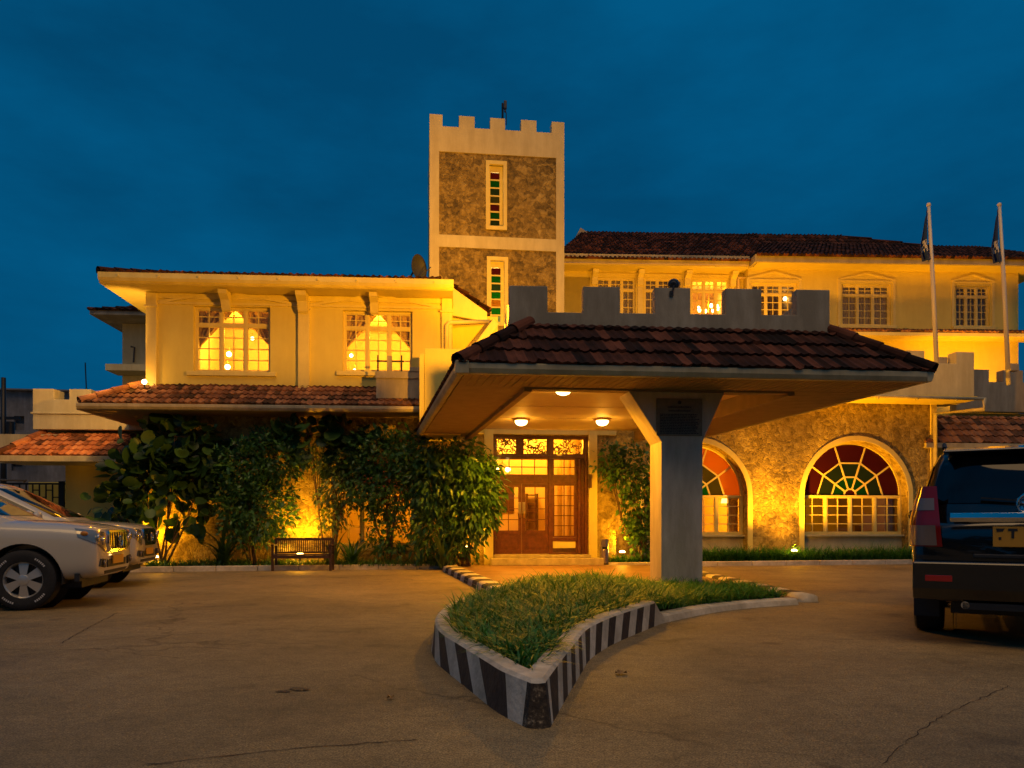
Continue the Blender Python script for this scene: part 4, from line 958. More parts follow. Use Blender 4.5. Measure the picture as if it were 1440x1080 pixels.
# ------------------------------------------------------------------ right annex
ra = root('right_annex', 'grey battlemented annex with brown tiled pent roof behind the black car', 'building', FX)
Z, X = FX.Z, FX.X
zb, zf, zt = Z(1400, 579), Z(1400, 537), Z(1400, 520)
b = MB(FX); b.plate(crenel(X(1345), X(1560), zb, zf, zt, [(X(a), X(a+28)) for a in (1363, 1411, 1459, 1507)]), [], 0, .3); b.build('parapet', M['grey'], ra, bevel=.012)
ze, zr = Z(1400, 623, -.9), Z(1400, 586, .0)
b = MB(FX); b.box(X(1300), X(1560), .02, 5, 0, zr); b.box(X(1300), X(1560), .31, 5, zb-.1, zb); b.build('wall', M['cream'], ra)
tiled('pent_roof', [[(X(1300, -.9), -.9, ze), (X(1560, -.9), -.9, ze), (X(1560), .0, zr), (X(1300), .0, zr)]], M['tile'], ra, FX, tw=.22, cl=.28)
b = MB(FX); b.box(X(1300, -.9), X(1560, -.9), -.98, -.88, ze-.16, ze-.02); b.box(X(1300, -.9), X(1560, -.9), -.876, .015, ze-.16, ze-.12); b.build('gutter', M['gutter'], ra, bevel=.01)

# ------------------------------------------------------------------ entrance
en = root('entrance_hall', 'lit entrance hall with tall mahogany glazed doorway under the canopy', 'building', FE)
Z, X = FE.Z, FE.X
dx0, dx1, dz0, dz1 = X(692), X(828), 0.30, Z(760, 612)
b = MB(FE); b.plate(rect(X(640), X(866), 0, 5.0), [rect(dx0, dx1, 0.02, dz1)], 0, .4); b.box(X(640)+.002, X(640)+.3, .404, 5, 0, 5); b.box(X(866)-.3, X(866)-.002, .404, 3, 0, 5); b.build('stone_wall', M['stone'], en)
b = MB(FE); b.box(X(680.5), dx0+.02, -.14, -.003, 0, dz1+.25); b.box(dx1-.02, X(838.5), -.14, -.003, 0, dz1+.25); b.box(X(640), X(866), -.06, -.004, dz1+.012, 5.0); b.build('pilaster', M['trim'], en, bevel=.01)
b = MB(FE); b.box(X(688.5), X(842), -.62, -.004, 0.056, .225)
for i in range(9): pass
b.box(X(694), X(829), -.22, .35, .226, .30); b.build('step', M['concrete'], en, bevel=.012)
yd = .12
q = MB(FE); w_ = lambda p0, p1, z0, z1, ya=yd, yb=yd+.12: q.box(X(p0), X(p1), ya, yb, z0, z1)
zz = lambda py: Z(760, py)
w_(692, 697, dz0, dz1); w_(823.5, 828, dz0, dz1); w_(697, 823.5, zz(614.5), dz1); w_(697, 823.5, zz(644), zz(640)); w_(697, 811, zz(680), zz(668.5), yd+.002)
w_(772.5, 778.5, dz0, zz(644.1), yd-.01); w_(729, 735, zz(639.9), zz(614.6), yd+.003); w_(772, 777.5, zz(639.9), zz(614.6), yd+.003)
w_(811, 823.4, dz0, zz(644.1), yd+.06, yd+.13)
w_(778.6, 810.9, zz(761), zz(756), yd+.004); w_(778.6, 810.9, dz0, dz0+.05, yd+.004)
fr_o = q.build('door_frame', M['wood'], en, bevel=.006)
# fretwork panels of the top row
random.seed(5)
for p0, p1 in ((697, 729), (735, 772), (777.5, 823.5)):
    q = MB(FE); x0, x1, z0, z1 = X(p0), X(p1), zz(640), zz(614.5); m = .045
    q.box(x0, x0+m, yd+.02, yd+.07, z0, z1); q.box(x1-m, x1, yd+.02, yd+.07, z0, z1); q.box(x0+m, x1-m, yd+.021, yd+.07, z0, z0+m); q.box(x0+m, x1-m, yd+.021, yd+.07, z1-m, z1)
    for k in range(52):
        cx, cz = random.uniform(x0+m, x1-m), random.uniform(z0+m, z1-m); a0 = random.uniform(0, 6.28); rr = random.uniform(.035, .07); pts = []
        for j in range(6): pts.append((min(max(cx+rr*math.cos(a0+j*.7), x0+.02), x1-.02), yd+.045, min(max(cz+rr*math.sin(a0+j*.7), z0+.02), z1-.02)))
        q.tube(pts, [.006, .011, .014, .014, .011, .006], 6)
    q.build('fretwork_panel', M['wood'], en)
def glazed(name, p0, p1, za, zb, nx, nz, st=.05, bottom=None, material='wood', parent=en, ya=yd+.02):
    q = MB(FE); x0, x1 = X(p0), X(p1)
    q.box(x0, x0+st, ya, ya+.05, za, zb); q.box(x1-st, x1, ya, ya+.05, za, zb); q.box(x0+st, x1-st, ya+.001, ya+.05, zb-st, zb); zg0 = za+st if bottom is None else bottom
    q.box(x0+st, x1-st, ya+.001, ya+.05, za, zg0) if bottom is None else q.box(x0+st, x1-st, ya+.001, ya+.05, za, za+.10)
    if bottom is not None:
        q.box(x0+st, x1-st, ya+.001, ya+.05, bottom-.09, bottom); q.box(x0+st, x1-st, ya+.02, ya+.045, za+.10, bottom-.09)
        q.box(x0+st+.05, x1-st-.05, ya+.008, ya+.019, za+.16, bottom-.15)
    for i in range(1, nx): c = x0+st+(x1-x0-2*st)*i/nx; q.box(c-.011, c+.011, ya+.012, ya+.042, zg0, zb-st)
    for j in range(1, nz): c = zg0+(zb-st-zg0)*j/nz; q.box(x0+st, x1-st, ya+.013, ya+.043, c-.011, c+.011)
    o = q.build(name, M[material], parent)
    q = MB(FE); q.box(x0+st*.5, x1-st*.5, ya+.024, ya+.029, zg0-.01, zb-st*.5); q.build('pane', M['doorglass'], o); return o
glazed('transom_light', 697, 772.4, zz(668.4), zz(644.2), 4, 2, .03); glazed('transom_light', 778.6, 810.9, zz(668.4), zz(644.2), 2, 2, .03)
for p0, p1, hx in ((697.2, 734.4, 731.5), (734.8, 772.3, 737.5)):
    o = glazed('door', p0, p1, dz0+.01, zz(680.2), 2, 4, .085, bottom=zz(746))
    q = MB(FE); q.box(X(hx)-.035, X(hx)+.035, yd-.0, yd+.018, zz(722), zz(706)); q.build('push_plate', M['steel'], o)
    q = MB(FE); q.tube([(X(hx), yd-.05, zz(728)), (X(hx), yd-.05, zz(719))], .012, 8); q.build('handle', M['brass'], o, smooth=True)
glazed('sidelight', 778.7, 810.8, zz(755.8), zz(680.2), 2, 5, .04)
q = MB(FE); q.box(X(778.7), X(810.8), yd+.03, yd+.05, zz(771), zz(761.2)); q.build('sidelight_panel', M['trim'], en)
q = MB(FE); q.box(X(778.7), X(810.8), yd+.03, yd+.05, dz0+.05, zz(771.2)); q.build('sidelight_panel', M['darkwood'], en)
# turned post of the right jamb
q = MB(FE); prof = []; z0, z1 = dz0, zz(645)
for i in range(60):
    t = i/59; rr = .042+.014*math.sin(t*30)*(1 if (t < .2 or .42 < t < .6 or t > .85) else .15); prof.append((rr, z0+(z1-z0)*t))
q.lathe(prof, (X(816), yd+.01, 0), 14); q.build('turned_post', M['wood'], en, smooth=True)
# hall interior
hx0, hx1 = X(640), X(862); b = room(en, FE, hx0+.31, hx1-.31, .42, 2.9, .28, 4.3)
lamp('POINT', FE.w(X(735), 1.4, 3.5), 400, (1, .47, .04), en, .2); lamp('POINT', FE.w(X(800), 1.8, 3.4), 140, WARM, en, .2)
x, z = FE.at(706, 657, 1.6); Fh = Frame(6, FE.w(x, 1.6, z)); hc = root('hall_chandelier', 'two-bulb ceiling light glowing behind the left transom glass', 'chandelier', Fh)
q = MB(Fh); q.tube([(-.16, 0, 0), (0, 0, .12), (.16, 0, 0)], .012, 6); q.tube([(0, 0, .12), (0, 0, 4.25-z)], .012, 6); q.build('arms', M['brass'], hc)
for s_ in (-.16, .16): q = MB(Fh); q.ball((s_, 0, -.06), .075, 8); q.build('bulb', M['bulb'], hc, smooth=True)
def inhall(px0, px1, py0, py1, y, dep):
    x0, z1 = FE.at(px0, py0, y); x1, z0 = FE.at(px1, py1, y); return (x0, x1, y, y+dep, z0, z1)
q = MB(FE); q.box(*inhall(703, 723, 679, 719, 2.84, .05)); o = q.build('picture_frame', M['darkwood']); tag(o, 'dark framed picture on the hall wall seen through the left door', 'picture')
q = MB(FE); a = inhall(740, 757, 694, 742, 2.5, .3); x0, x1, y0, y1, z0, z1 = a; z0 = .285
q.box(x0, x0+.05, y0, y1, z0, z1); q.box(x1-.05, x1, y0, y1, z0, z1)
for k in range(7): c = z0+.1+(z1-z0-.16)*k/6; q.box(x0+.05, x1-.05, y0+.01, y1, c, c+.035)
q.box(x0+.05, x1-.05, y0+.1, y1, z0, z0+.5)
tag(q.build('open_shelf', M['darkwood']), 'tall dark open shelf inside the hall behind the right door', 'shelf')
for p0, p1 in ((783, 791), (797, 804)):
    q = MB(FE); x0, x1, y0, y1, z0, z1 = inhall(p0, p1, 640, 760, 2.4, .1); n = 14
    q.add([(x0+(x1-x0)*i/n, 2.4+.05*math.sin(i*1.9), zq) for zq in (.3, 4.2) for i in range(n+1)], [(i, i+1, n+2+i, n+1+i) for i in range(n)])
    tag(q.build('hall_curtain', M['curtain'], smooth=True), 'narrow brown curtain inside the hall, %s behind the sidelight' % ('left one' if p0 < 790 else 'right one'), 'curtain')
q = MB(FE); q.box(X(825.5), X(830.5), -.17, -.142, zz(686), zz(667)); tag(q.build('wall_sign', M['darkwood'], bevel=.006), 'small dark upright sign board on the right door pilaster', 'sign')
# litter bin by the door
Fb = Frame(6, FE.w(X(845), -.38, .055)); bn = root('litter_bin', 'slim round steel litter bin standing right of the doorway', 'bin', Fb)
hb = FE.Z(845, 759, -.38)-.055
q = MB(Fb); q.lathe([(.105, .03), (.115, .05), (.115, hb*.58), (.108, hb*.6), (.108, hb*.74), (.115, hb*.76), (.115, hb), (.09, hb+.015), (.085, hb-.03), (.01, hb-.03)], n=28); q.build('body', M['steel'], bn, smooth=False)
q = MB(Fb); q.box(-.07, .07, -.118, -.09, hb*.62, hb*.72); q.build('flap', M['black'], bn); q = MB(Fb); q.lathe([(.11, 0), (.11, .03)], n=28); q.build('base_ring', M['black'], bn)

# ------------------------------------------------------------------ entrance canopy
FC0 = FC
FCs = Frame(5.5, FC0.o); FCs.M = FC0.M @ Matrix(((1, -.095, 0, 0), (0, 1, 0, 0), (0, 0, 1, 0), (0, 0, 0, 1))); FCs.I = FCs.M.inverted()
cn = root('entrance_canopy', 'drive-through entrance canopy with dark tiled hip roof, grey battlement and one flared white column', 'canopy', FC0)
Z, X = FCs.Z, FCs.X
cx0, cx1 = X(652), X(1297); zs = Z(980, 531.5, 0); zgt = Z(980, 517.5, 0); LEN = 8.15
xi0, xi1 = X(748, 1.0), X(1108, 1.0)
b = MB(FCs); t = .07
b.box(cx0+.02, cx1-.02, .01, .98, zs, zs+t); b.box(cx0+.02, xi0-.12, .981, LEN, zs, zs+t); b.box(xi1+.12, cx1-.02, .981, LEN, zs, zs+t)
for side in ((xi1+.14, cx1-.05),):            # tongue and groove lines as real fillets
    n = int((LEN-.99)/.16)
    for i in range(n): b.box(side[0], side[1], 1.0+.16*i, 1.015+.16*i, zs-.006, zs-.0005)
n = int((cx1-cx0)/.12)
for i in range(1, n): q_ = cx0+.03+(cx1-cx0-.06)*i/n; b.box(q_, q_+.012, .05, .95, zs-.006, zs-.0005)
b.build('soffit', M['soffit'], cn)
b = MB(FCs); b.box(xi0-.118, xi0, 1.0, LEN, zs-.07, zs+.21); b.box(xi1, xi1+.118, 1.0, LEN, zs-.07, zs+.21); b.box(xi0+.002, xi1-.002, 1.0, 1.22, zs-.03, zs+.21); b.build('beam', M['soffit'], cn, bevel=.008)
b = MB(FCs); b.box(xi0-.1, xi1+.1, 1.0, LEN, zs+.211, zs+.3)
for i in range(3): b.box(xi0+.005, xi1-.005, 2.6+1.7*i, 2.63+1.7*i, zs+.203, zs+.2105)
b.build('ceiling', M['ceiling'], cn)
b = MB(FCs); b.prism([(.005, zs-.01), (.005, zgt), (-.10, zgt), (-.115, zgt-.02), (-.115, zs+.06), (-.08, zs-.01)], cx0-.03, cx1+.0, 'x')
b.prism([(cx0+.0, zs-.01), (cx0+.0, zgt), (cx0-.10, zgt), (cx0-.115, zgt-.02), (cx0-.115, zs+.06), (cx0-.08, zs-.01)], .006, LEN, 'y')
b.prism([(cx1+.004, zs-.01), (cx1+.004, zgt), (cx1+.10, zgt), (cx1+.115, zgt-.02), (cx1+.115, zs+.06), (cx1+.08, zs-.01)], -.10, LEN, 'y')
b.box(cx0-.13, cx0+.06, -.135, .01, zs-.02, zgt+.02)
b.build('gutter', M['gutter'], cn, bevel=.012)
yr = 1.05; zr = Z(960, 461, yr); rx0, rx1 = X(744, yr), X(1166, yr); ze = zgt+.0
ea, eb_ = (cx0-.09, -.09, ze), (cx1+.10, -.09, ze)
tiled('tiled_roof', [[ea, eb_, (rx1, yr, zr), (rx0, yr, zr)], [(cx0-.09, LEN+.2, ze), ea, (rx0, yr, zr), (rx0, LEN-.6, zr)], [eb_, (cx1+.10, LEN+.2, ze), (rx1, LEN-.6, zr), (rx1, yr, zr)]],
      M['tiledark'], cn, FCs, hips=[(ea, (rx0, yr, zr)), (eb_, (rx1, yr, zr))], tw=.14, cl=.41, amp=.020, step=.042)
FPp = Frame(2.6, FC0.w(FC0.X(945, 1.12), 1.12, 0)); Z, X = FPp.Z, FPp.X
pz, pf, pt = Z(945, 466), Z(945, 441), Z(945, 404.5)
px0, px1 = X(716), X(1167)
sp = [(px0, X(770)), (X(820), X(872)), (X(921), X(971)), (X(1020), X(1071)), (X(1120), px1)]
b = MB(FPp); b.plate(crenel(px0, px1, pz-.12, pf, pt, sp), [], 0, .2)
b.box(px0+.002, px0+.2, .204, 5.5, pz-.12, pf); b.box(px1-.2, px1-.002, .204, 5.5, pz-.12, pf)
for k in range(4):
    for a in (px0+.002, px1-.2): b.box(a, a+.198, 1.1+1.25*k, 1.75+1.25*k, pf, pt)
b.build('parapet', M['grey'], cn, bevel=.012)
b = MB(FPp); b.box(px0+.2, px1-.2, .2, 5.6, pz-.15, pz-.10); b.box(px0+.0, px1, -.05, -.003, pz-.14, pz-.02); b.build('roof_deck', M['grey'], cn)
# column
Z, X = FCs.Z, FCs.X; yc = .99
c0, c1, ct0, ct1 = X(930, yc), X(988, yc), X(884, yc), X(1019, yc); zc = Z(958, 621, yc)
b = MB(FC0)
off = -.095*yc
b.plate([(c0+off, 0), (c1+off, 0), (c1+off, zc), (ct1+off, zs-.032), (ct0+off, zs-.032), (c0+off, zc)], [], yc, yc+.66); b.build('column', M['columnpaint'], cn, bevel=.015)
def cw(px, py): x_, z_ = FC0.at(px, py, yc); return x_, z_
Fq = Frame(5.5, FC0.w(cw(955, 587)[0], yc, cw(955, 587)[1])); pq = root('plaque', 'dark bronze inscribed plaque on the flared head of the canopy column', 'plaque', Fq)
hw, hh = (cw(987, 587)[0]-cw(923, 587)[0])/2, (cw(955, 561)[1]-cw(955, 613)[1])/2
b = MB(Fq); b.box(-hw, hw, -.022, -.001, -hh, hh); b.build('plate', M['plaque'], pq, bevel=.004)
b = MB(Fq); random.seed(9); b.lathe([(.03, 0), (.03, .004)], (0, -.027, hh*.80), 12, 'y'); b.build('emblem', M['plaquetext'], pq)
lines = [(.56, .52, .52, .030, .5), (.36, .48, .48, .026, .5)]+[(.16-.085*k, .86, random.uniform(.7, .88), .013, 1.0) for k in range(13)]
for zl, wa, wb, th, dn in lines:                        # worn raised letters, too small to read from the drive
    b = MB(Fq); x_ = -hw*wa; b.box(-hw*wa, hw*wb, -.0235, -.0215, hh*zl-th*.5-.003, hh*zl-th*.5+.001)
    while x_ < hw*wb:
        ln = random.uniform(.014, .022) if dn < 1 else random.uniform(.015, .05)
        b.box(x_, min(x_+ln*(.6 if dn < 1 else 1), hw*wb), -.026, -.0215, hh*zl-th*.5, hh*zl+th*.5*random.uniform(.5, 1)); x_ += ln+(.002 if dn < 1 else .010)
    b.build('inscription_line', M['plaquetext'], pq)
# ceiling lamps
for px, py, lab in ((792, 551, 'largest ceiling lamp, nearest the front beam of the canopy'), (733, 595, 'small ceiling lamp above the left part of the doorway'), (847, 595, 'small ceiling lamp right of the doorway top')):
    zt_ = zs+.210
    d_ = FCs.I.to_3x3() @ Vector(((px-HX)/F_PX, 1, (HY-py)/F_PX)); o_ = FCs.I @ Vector((0, 0, CAM_H)); tt = (zt_-.10-o_.z)/d_.z; pnt = FCs.M @ (o_+d_*tt)
    Fl = Frame(5.5, (pnt.x, pnt.y, zt_)); r_ = root('ceiling_lamp', lab, 'ceiling lamp', Fl, 'ceiling lamps under the canopy')
    b = MB(Fl); b.lathe([(.02, -.001), (.20, -.002), (.20, -.03), (.17, -.05), (.15, -.05)], n=28); b.build('lamp_ring', M['brass'], r_, smooth=True)
    b = MB(Fl); b.lathe([(.14, -.045), (.135, -.09), (.10, -.135), (.05, -.155), (.005, -.16)], n=24); b.build('diffuser', M['diffuser'], r_, smooth=True)
    lamp('SPOT', Fl.w(0, 0, -.19), 580, WARM, r_, .1, Fl.w(0, 0, -3), 164, .45); lamp('POINT', Fl.w(0, 0, -.26), 16, WARM, r_, .08)
# black floodlight on the battlement
Ff = Frame(2.6, FPp.w(FPp.X(944), .1, pt)); fl_ = root('floodlight', 'black cylindrical floodlight on a bracket on middle merlon of the canopy', 'floodlight', Ff)
b = MB(Ff); b.tube([(0.0, -.12, -.10), (.04, -.12, .02), (.06, .0, .06)], .016, 8); b.box(-.03, .03, -.125, -.101, -.14, -.06); b.build('bracket', M['black'], fl_)
b = MB(Ff); b.tube([(.04, -.06, .05), (.10, .14, .12)], [.085, .10], 16); b.tube([(.03, -.10, .04), (.04, -.06, .05)], [.05, .08], 16); b.build('housing', M['black'], fl_, smooth=False)
b = MB(Ff); b.tube([(.10, .141, .121), (.101, .146, .122)], .085, 16); b.build('lens', M['bulb2'], fl_)

# ------------------------------------------------------------------ floodlighting of the upper walls
def flood(frp, p, target, P, cone, parent, blend=.6): lamp('SPOT', frp.w(*p), P, AMBER, parent, .12, target, cone, blend)
flood(FPp, (px0+.9, .45, pt+.05), FL.w(FL.X(380), 0, 6.2), 3300, 105, cn)
flood(FPp, (px0+1.4, 2.0, pt+.05), FT.w(FT.X(720), 0, 10.0), 3500, 62, cn)
Zr = FR.Z(1300, 556, -.95)+.35
for px in (1010, 1130, 1260, 1400): flood(FR, (FR.X(px, 2.2), 2.2, Zr), FW.w(FW.X(px), 0, 8.6), 800, 125, rs)
flood(FPp, (px1-.7, 1.8, pt+.05), FW.w(FW.X(1260), 0, 9.0), 2600, 60, cn)
# the small lamp on the pent roof corner
x, z = FL.at(203, 537, -.35); Fs = Frame(4, FL.w(x, -.35, z)); r_ = root('corner_lamp', 'small bright lamp on the pent roof at the left corner of the wing', 'lamp', Fs)
b = MB(Fs); b.ball((0, 0, 0), .06, 8); b.build('bulb', M['bulb'], r_, smooth=True); b = MB(Fs); b.tube([(0, .02, -.25), (0, .02, -.05)], .02, 8); b.box(-.05, .05, -.03, .07, -.28, -.24); b.build('stem', M['metal'], r_)
lamp('POINT', Fs.w(-.3, -.15, .2), 14, AMBER, r_, .08); lamp('SPOT', Fs.w(-.35, -.1, .15), 330, (1, .5, .1), r_, .06, Fs.w(-.75, .9, 2.1), 62, .7); lamp('SPOT', Fs.w(-.7, -.9, .55), 420, (1, .5, .12), r_, .1, FA.w(FA.X(90), -.3, 3.9), 100, .8)  # last spot is added: it stands off the bulb to light the annex

# ------------------------------------------------------------------ bench
gp = ground(424, 803); Fbe = Frame(4, (gp.x, gp.y, 0)); be = root('bench', 'dark slatted timber bench in front of an uplight on the left', 'bench', Fbe)
hw = .66
b = MB(Fbe); n = 26
for i in range(n): q = -hw+.05+(2*hw-.1)*i/(n-1); b.box(q-.012, q+.012, .36, .385, .44, .70)
b.box(-hw, hw, .35, .395, .70, .76); b.box(-hw, hw, .352, .393, .40, .44); b.build('backrest', M['bench'], be)
b = MB(Fbe)
for i in range(5): b.box(-hw, hw, .0+.072*i, .058+.072*i, .36, .385)
b.box(-hw, hw, .0, .03, .29, .355); b.build('seat', M['bench'], be)
for sx in (-1, 1):
    for y0, h in ((0, .55), (.355, .75)):
        b = MB(Fbe); a = sx*(hw-.0); b.box(a-.03, a+.03, y0, y0+.05, 0, h-.002 if h > .6 else .58); b.build('leg', M['bench'], be)
    b = MB(Fbe); a = sx*hw; b.box(a-.035, a+.035, -.03, .354, .582, .615); b.build('armrest', M['bench'], be)

# ------------------------------------------------------------------ uplights along the flower beds
def uplight(fr, px, py, y, lab, P=60, tgt=(0, .6, 2.6), glow=9, added_spots=()):
    x, z = fr.at(px, py, y); F2 = Frame(math.degrees(fr.a), fr.w(x, y, 0)); z = max(.16, z)
    r_ = root('garden_uplight', lab, 'uplight', F2, 'garden uplights in the flower beds')
    b = MB(F2); b.tube([(0, 0, .02), (0, 0, z-.06)], .022, 8); b.build('spike', M['metal'], r_)
    b = MB(F2); b.lathe([(.04, -.07), (.075, -.05), (.085, .0), (.08, .02)], (0, 0, z), 20); b.build('housing', M['brass'], r_, smooth=True)
    b = MB(F2); b.lathe([(.072, .0205), (.078, .035), (.06, .06), (.02, .07), (.003, .071)], (0, 0, z), 20); b.build('lens', M['bulb2' if glow < 6 else 'bulb'], r_, smooth=True)
    lamp('SPOT', F2.w(0, 0, z+.13), P*5.0, AMBER, r_, .05, F2.w(*tgt), 130, 1.0); lamp('POINT', F2.w(0, -.02, z+.16), P*.45, AMBER, r_, .05)
    for e_, Pe in added_spots: lamp('SPOT', F2.w(0, 0, z+.15), Pe, AMBER, r_, .05, F2.w(*e_), 74, 1.0)  # added spots that brighten the wall beyond the fitting's own light
uplight(FL, 218, 785, -.55, 'lit uplight at the far left bed beside the white car noses', 75)
uplight(FL, 422, 781, -.60, 'lit uplight glowing behind the timber bench', 85)
uplight(FL, 656, 772, -.35, 'lit uplight under the dense bush left of the doorway', 55)
uplight(FE, 875, 778, -.10, 'small post uplight between litter bin and the climber', 45)
uplight(FR, 1117, 776, -.72, 'lit uplight between the two arched windows', 42, added_spots=(((0.3, 1.0, 5.2), 900), ((4.2, .9, 4.6), 1900), ((-3.0, .9, 4.6), 1000)))

# ------------------------------------------------------------------ plants
def nrm(a): return a/np.maximum(1e-9, np.linalg.norm(a, axis=1, keepdims=True))
T_LANCE = (np.array([[0, 0, 0], [.5, .4, .07], [0, 1, -.10], [-.5, .4, .07], [0, .48, 0]]), np.array([[0, 1, 4], [1, 2, 4], [4, 2, 3], [0, 4, 3]]))
ang = np.linspace(-PI/2+.35, 1.5*PI-.35, 11)
rv = np.stack([.5*np.cos(ang), .5+.5*np.sin(ang), .05*np.cos(ang*2)+.05], 1)
T_ROUND = (np.vstack([[[0, .12, 0]], rv, [[0, .5, -.02]]]), np.array([[12, i, i+1] for i in range(1, 11)]+[[12, 0, 1], [12, 11, 0]]))
def leaf_cloud(name, parent, fr, blobs, n, size, width, material, droop=.35, tmpl=T_LANCE, seed=1, clus=9, cs=.14, face=0.0, szv=.35):
    r = np.random.default_rng(seed)
    B = np.array(blobs, float); wgt = B[:, 3]*B[:, 4]*B[:, 5]; wgt = wgt**.8/np.sum(wgt**.8)
    k = max(1, n//clus); bi = r.choice(len(B), k, p=wgt)
    d = nrm(r.normal(size=(k, 3))); rad = (.45+.55*r.random((k, 1))**.6)
    C = B[bi, :3]+d*B[bi, 3:6]*rad
    ci = np.repeat(np.arange(k), clus); m = len(ci)
    P = C[ci]+r.normal(size=(m, 3))*cs
    out_ = nrm((P-B[bi[ci], :3])/B[bi[ci], 3:6])
    D = nrm(out_*.8+r.normal(size=(m, 3))*.6+np.array([0, -face, -droop]))
    nr = nrm(r.normal(size=(m, 3))*.6+np.array([0, -.5-face, .8])); Bv = nrm(np.cross(D, nr)); Nn = np.cross(Bv, D)
    sz = size*(1+szv*r.normal(size=(m, 1))).clip(.4, 1.9)
    tv, tf = tmpl
    V = P[:, None, :]+(D[:, None, :]*tv[None, :, 1:2]+Bv[:, None, :]*tv[None, :, 0:1]*width+Nn[:, None, :]*tv[None, :, 2:3])*sz[:, None, :]
    keep = V[:, :, 2].min(1) > 0.03
    V = V[keep]; m = len(V); nv = len(tv)
    F = tf[None]+(np.arange(m)*nv)[:, None, None]
    return npmesh(name, V.reshape(-1, 3), F.reshape(-1, 3), material, parent, fr)
LM = dict(dark=leafmat('dark_glossy_leaf', (.014, .045, .010), (.05, .12, .024), .42, .25), mid=leafmat('mid_leaf', (.022, .085, .013), (.10, .235, .04), .38, .28),
          lite=leafmat('light_leaf', (.06, .11, .02), (.15, .22, .05), .4, .35), grass=leafmat('strap_leaf', (.024, .12, .012), (.085, .30, .04), .45, .35), red=leafmat('reddish_flower', (.35, .05, .02), (.55, .16, .05), .6, .3))
def stems(parent, fr, segs):
    b = MB(fr)
    for pts, r0, r1 in segs:
        n = len(pts); b.tube(pts, [r0+(r1-r0)*i/(n-1) for i in range(n)], 8)
    return b.build('stem', M['bark'], parent, smooth=True)
def blob(fr, px, py, y, rx_px, ry_px, ry=.4):
    x, z = fr.at(px, py, y); sc = F_PX/(fr.w(x, y, z).y); return (x, y, z, rx_px/sc, ry, ry_px/sc)
def shrub(name, lab, fr, blobs, n, size, width, m, base, cat='shrub', **k):
    bl = [blob(fr, *q) for q in blobs]
    bx = fr.at(base[0], 800, base[1])[0]; F2 = Frame(math.degrees(fr.a), fr.w(bx, base[1], 0))
    r_ = root(name, lab, cat, F2)
    leaf_cloud('foliage', r_, fr, bl, n, size, width, m, **k)
    sg = []; rr = random.Random(len(lab))
    for q in bl:
        p0 = (bx+rr.uniform(-.12, .12), base[1]+rr.uniform(-.05, .05), 0.02); mid_ = ((p0[0]+q[0])/2+rr.uniform(-.15, .15), (p0[1]+q[1])/2, q[2]*.45)
        sg.append(([p0, mid_, (q[0], q[1], q[2])], .032, .010))
        for j in range(3): e = (q[0]+rr.uniform(-.8, .8)*q[3], q[1]+rr.uniform(-.6, .6)*q[4], q[2]+rr.uniform(-.5, .8)*q[5]); sg.append(([mid_, ((mid_[0]+e[0])/2, (mid_[1]+e[1])/2, (mid_[2]+e[2])/2+.1), e], .014, .005))
    stems(r_, fr, sg); return r_
# large round-leaved shrub at the left corner
shrub('big_leaf_shrub', 'tall shrub with big round dark leaves at the left corner of the wing', FL,
      [(200, 690, -.75, 56, 60, .5), (170, 720, -.9, 36, 36, .4), (245, 660, -.6, 50, 52, .4), (285, 655, -.5, 24, 45, .3), (232, 625, -.4, 42, 34, .35), (262, 725, -.75, 24, 24, .3)],
      640, .30, .85, LM['dark'], (225, -.75), tmpl=T_ROUND, seed=3, clus=4, cs=.18, droop=.45, face=.35, szv=.25)
bl = [blob(FL, 262, 605, -.35, 24, 16, .25), blob(FL, 302, 617, -.3, 16, 12, .2), blob(FL, 455, 606, -.4, 40, 20, .3), blob(FL, 495, 602, -.4, 34, 18, .3), blob(FL, 400, 615, -.35, 28, 18, .3), blob(FL, 505, 650, -.35, 24, 26, .3)]
F2 = Frame(4, FL.w(FL.X(455), -.35, 0)); r_ = root('climbing_vine', 'climber with very large round leaves hanging under the pent roof eave', 'climber', F2)
leaf_cloud('foliage', r_, FL, bl, 130, .36, .95, LM['dark'], tmpl=T_ROUND, seed=8, clus=3, cs=.2, droop=.7, face=.9, szv=.25)
stems(r_, FL, [([(FL.X(470), -.2, 0.02), (FL.X(478), -.12, 1.4), (FL.X(465), -.2, 2.6), (FL.X(400), -.2, 3.1), (FL.X(300), -.2, 3.2), (FL.X(250), -.3, 3.25)], .03, .012), ([(FL.X(472), -.15, 1.6), (FL.X(505), -.3, 2.3), (FL.X(505), -.3, 3.0)], .02, .01)])
shrub('fine_leaf_tree', 'tall fine-leaved dark bush just left of the timber bench', FL,
      [(345, 660, -.75, 44, 42, .45), (385, 640, -.6, 44, 44, .45), (340, 725, -.8, 36, 46, .4), (375, 715, -.75, 44, 50, .45), (330, 690, -.7, 28, 36, .35)],
      6600, .125, .45, LM['mid'], (355, -.7), seed=5, clus=11, cs=.10)
shrub('weeping_shrub', 'airy bright green shrub hanging right of the bench uplight', FL,
      [(474, 690, -.55, 28, 34, .3), (470, 730, -.5, 18, 24, .25), (483, 655, -.5, 30, 26, .3), (440, 640, -.5, 18, 20, .25)], 1700, .13, .38, LM['lite'], (462, -.5), seed=6, clus=10, cs=.11, droop=.8)
shrub('flowering_bush', 'dark bush with small reddish blossoms in front of the ground floor window', FL,
      [(540, 640, -.75, 52, 34, .45), (555, 690, -.8, 42, 40, .4), (515, 680, -.7, 30, 36, .35), (580, 640, -.7, 32, 34, .4), (545, 745, -.75, 26, 40, .3)], 4700, .125, .45, LM['mid'], (550, -.7), seed=7, clus=11, cs=.11)
rd = [q for q in bpy.data.objects if q.name == 'flowering_bush'][0]
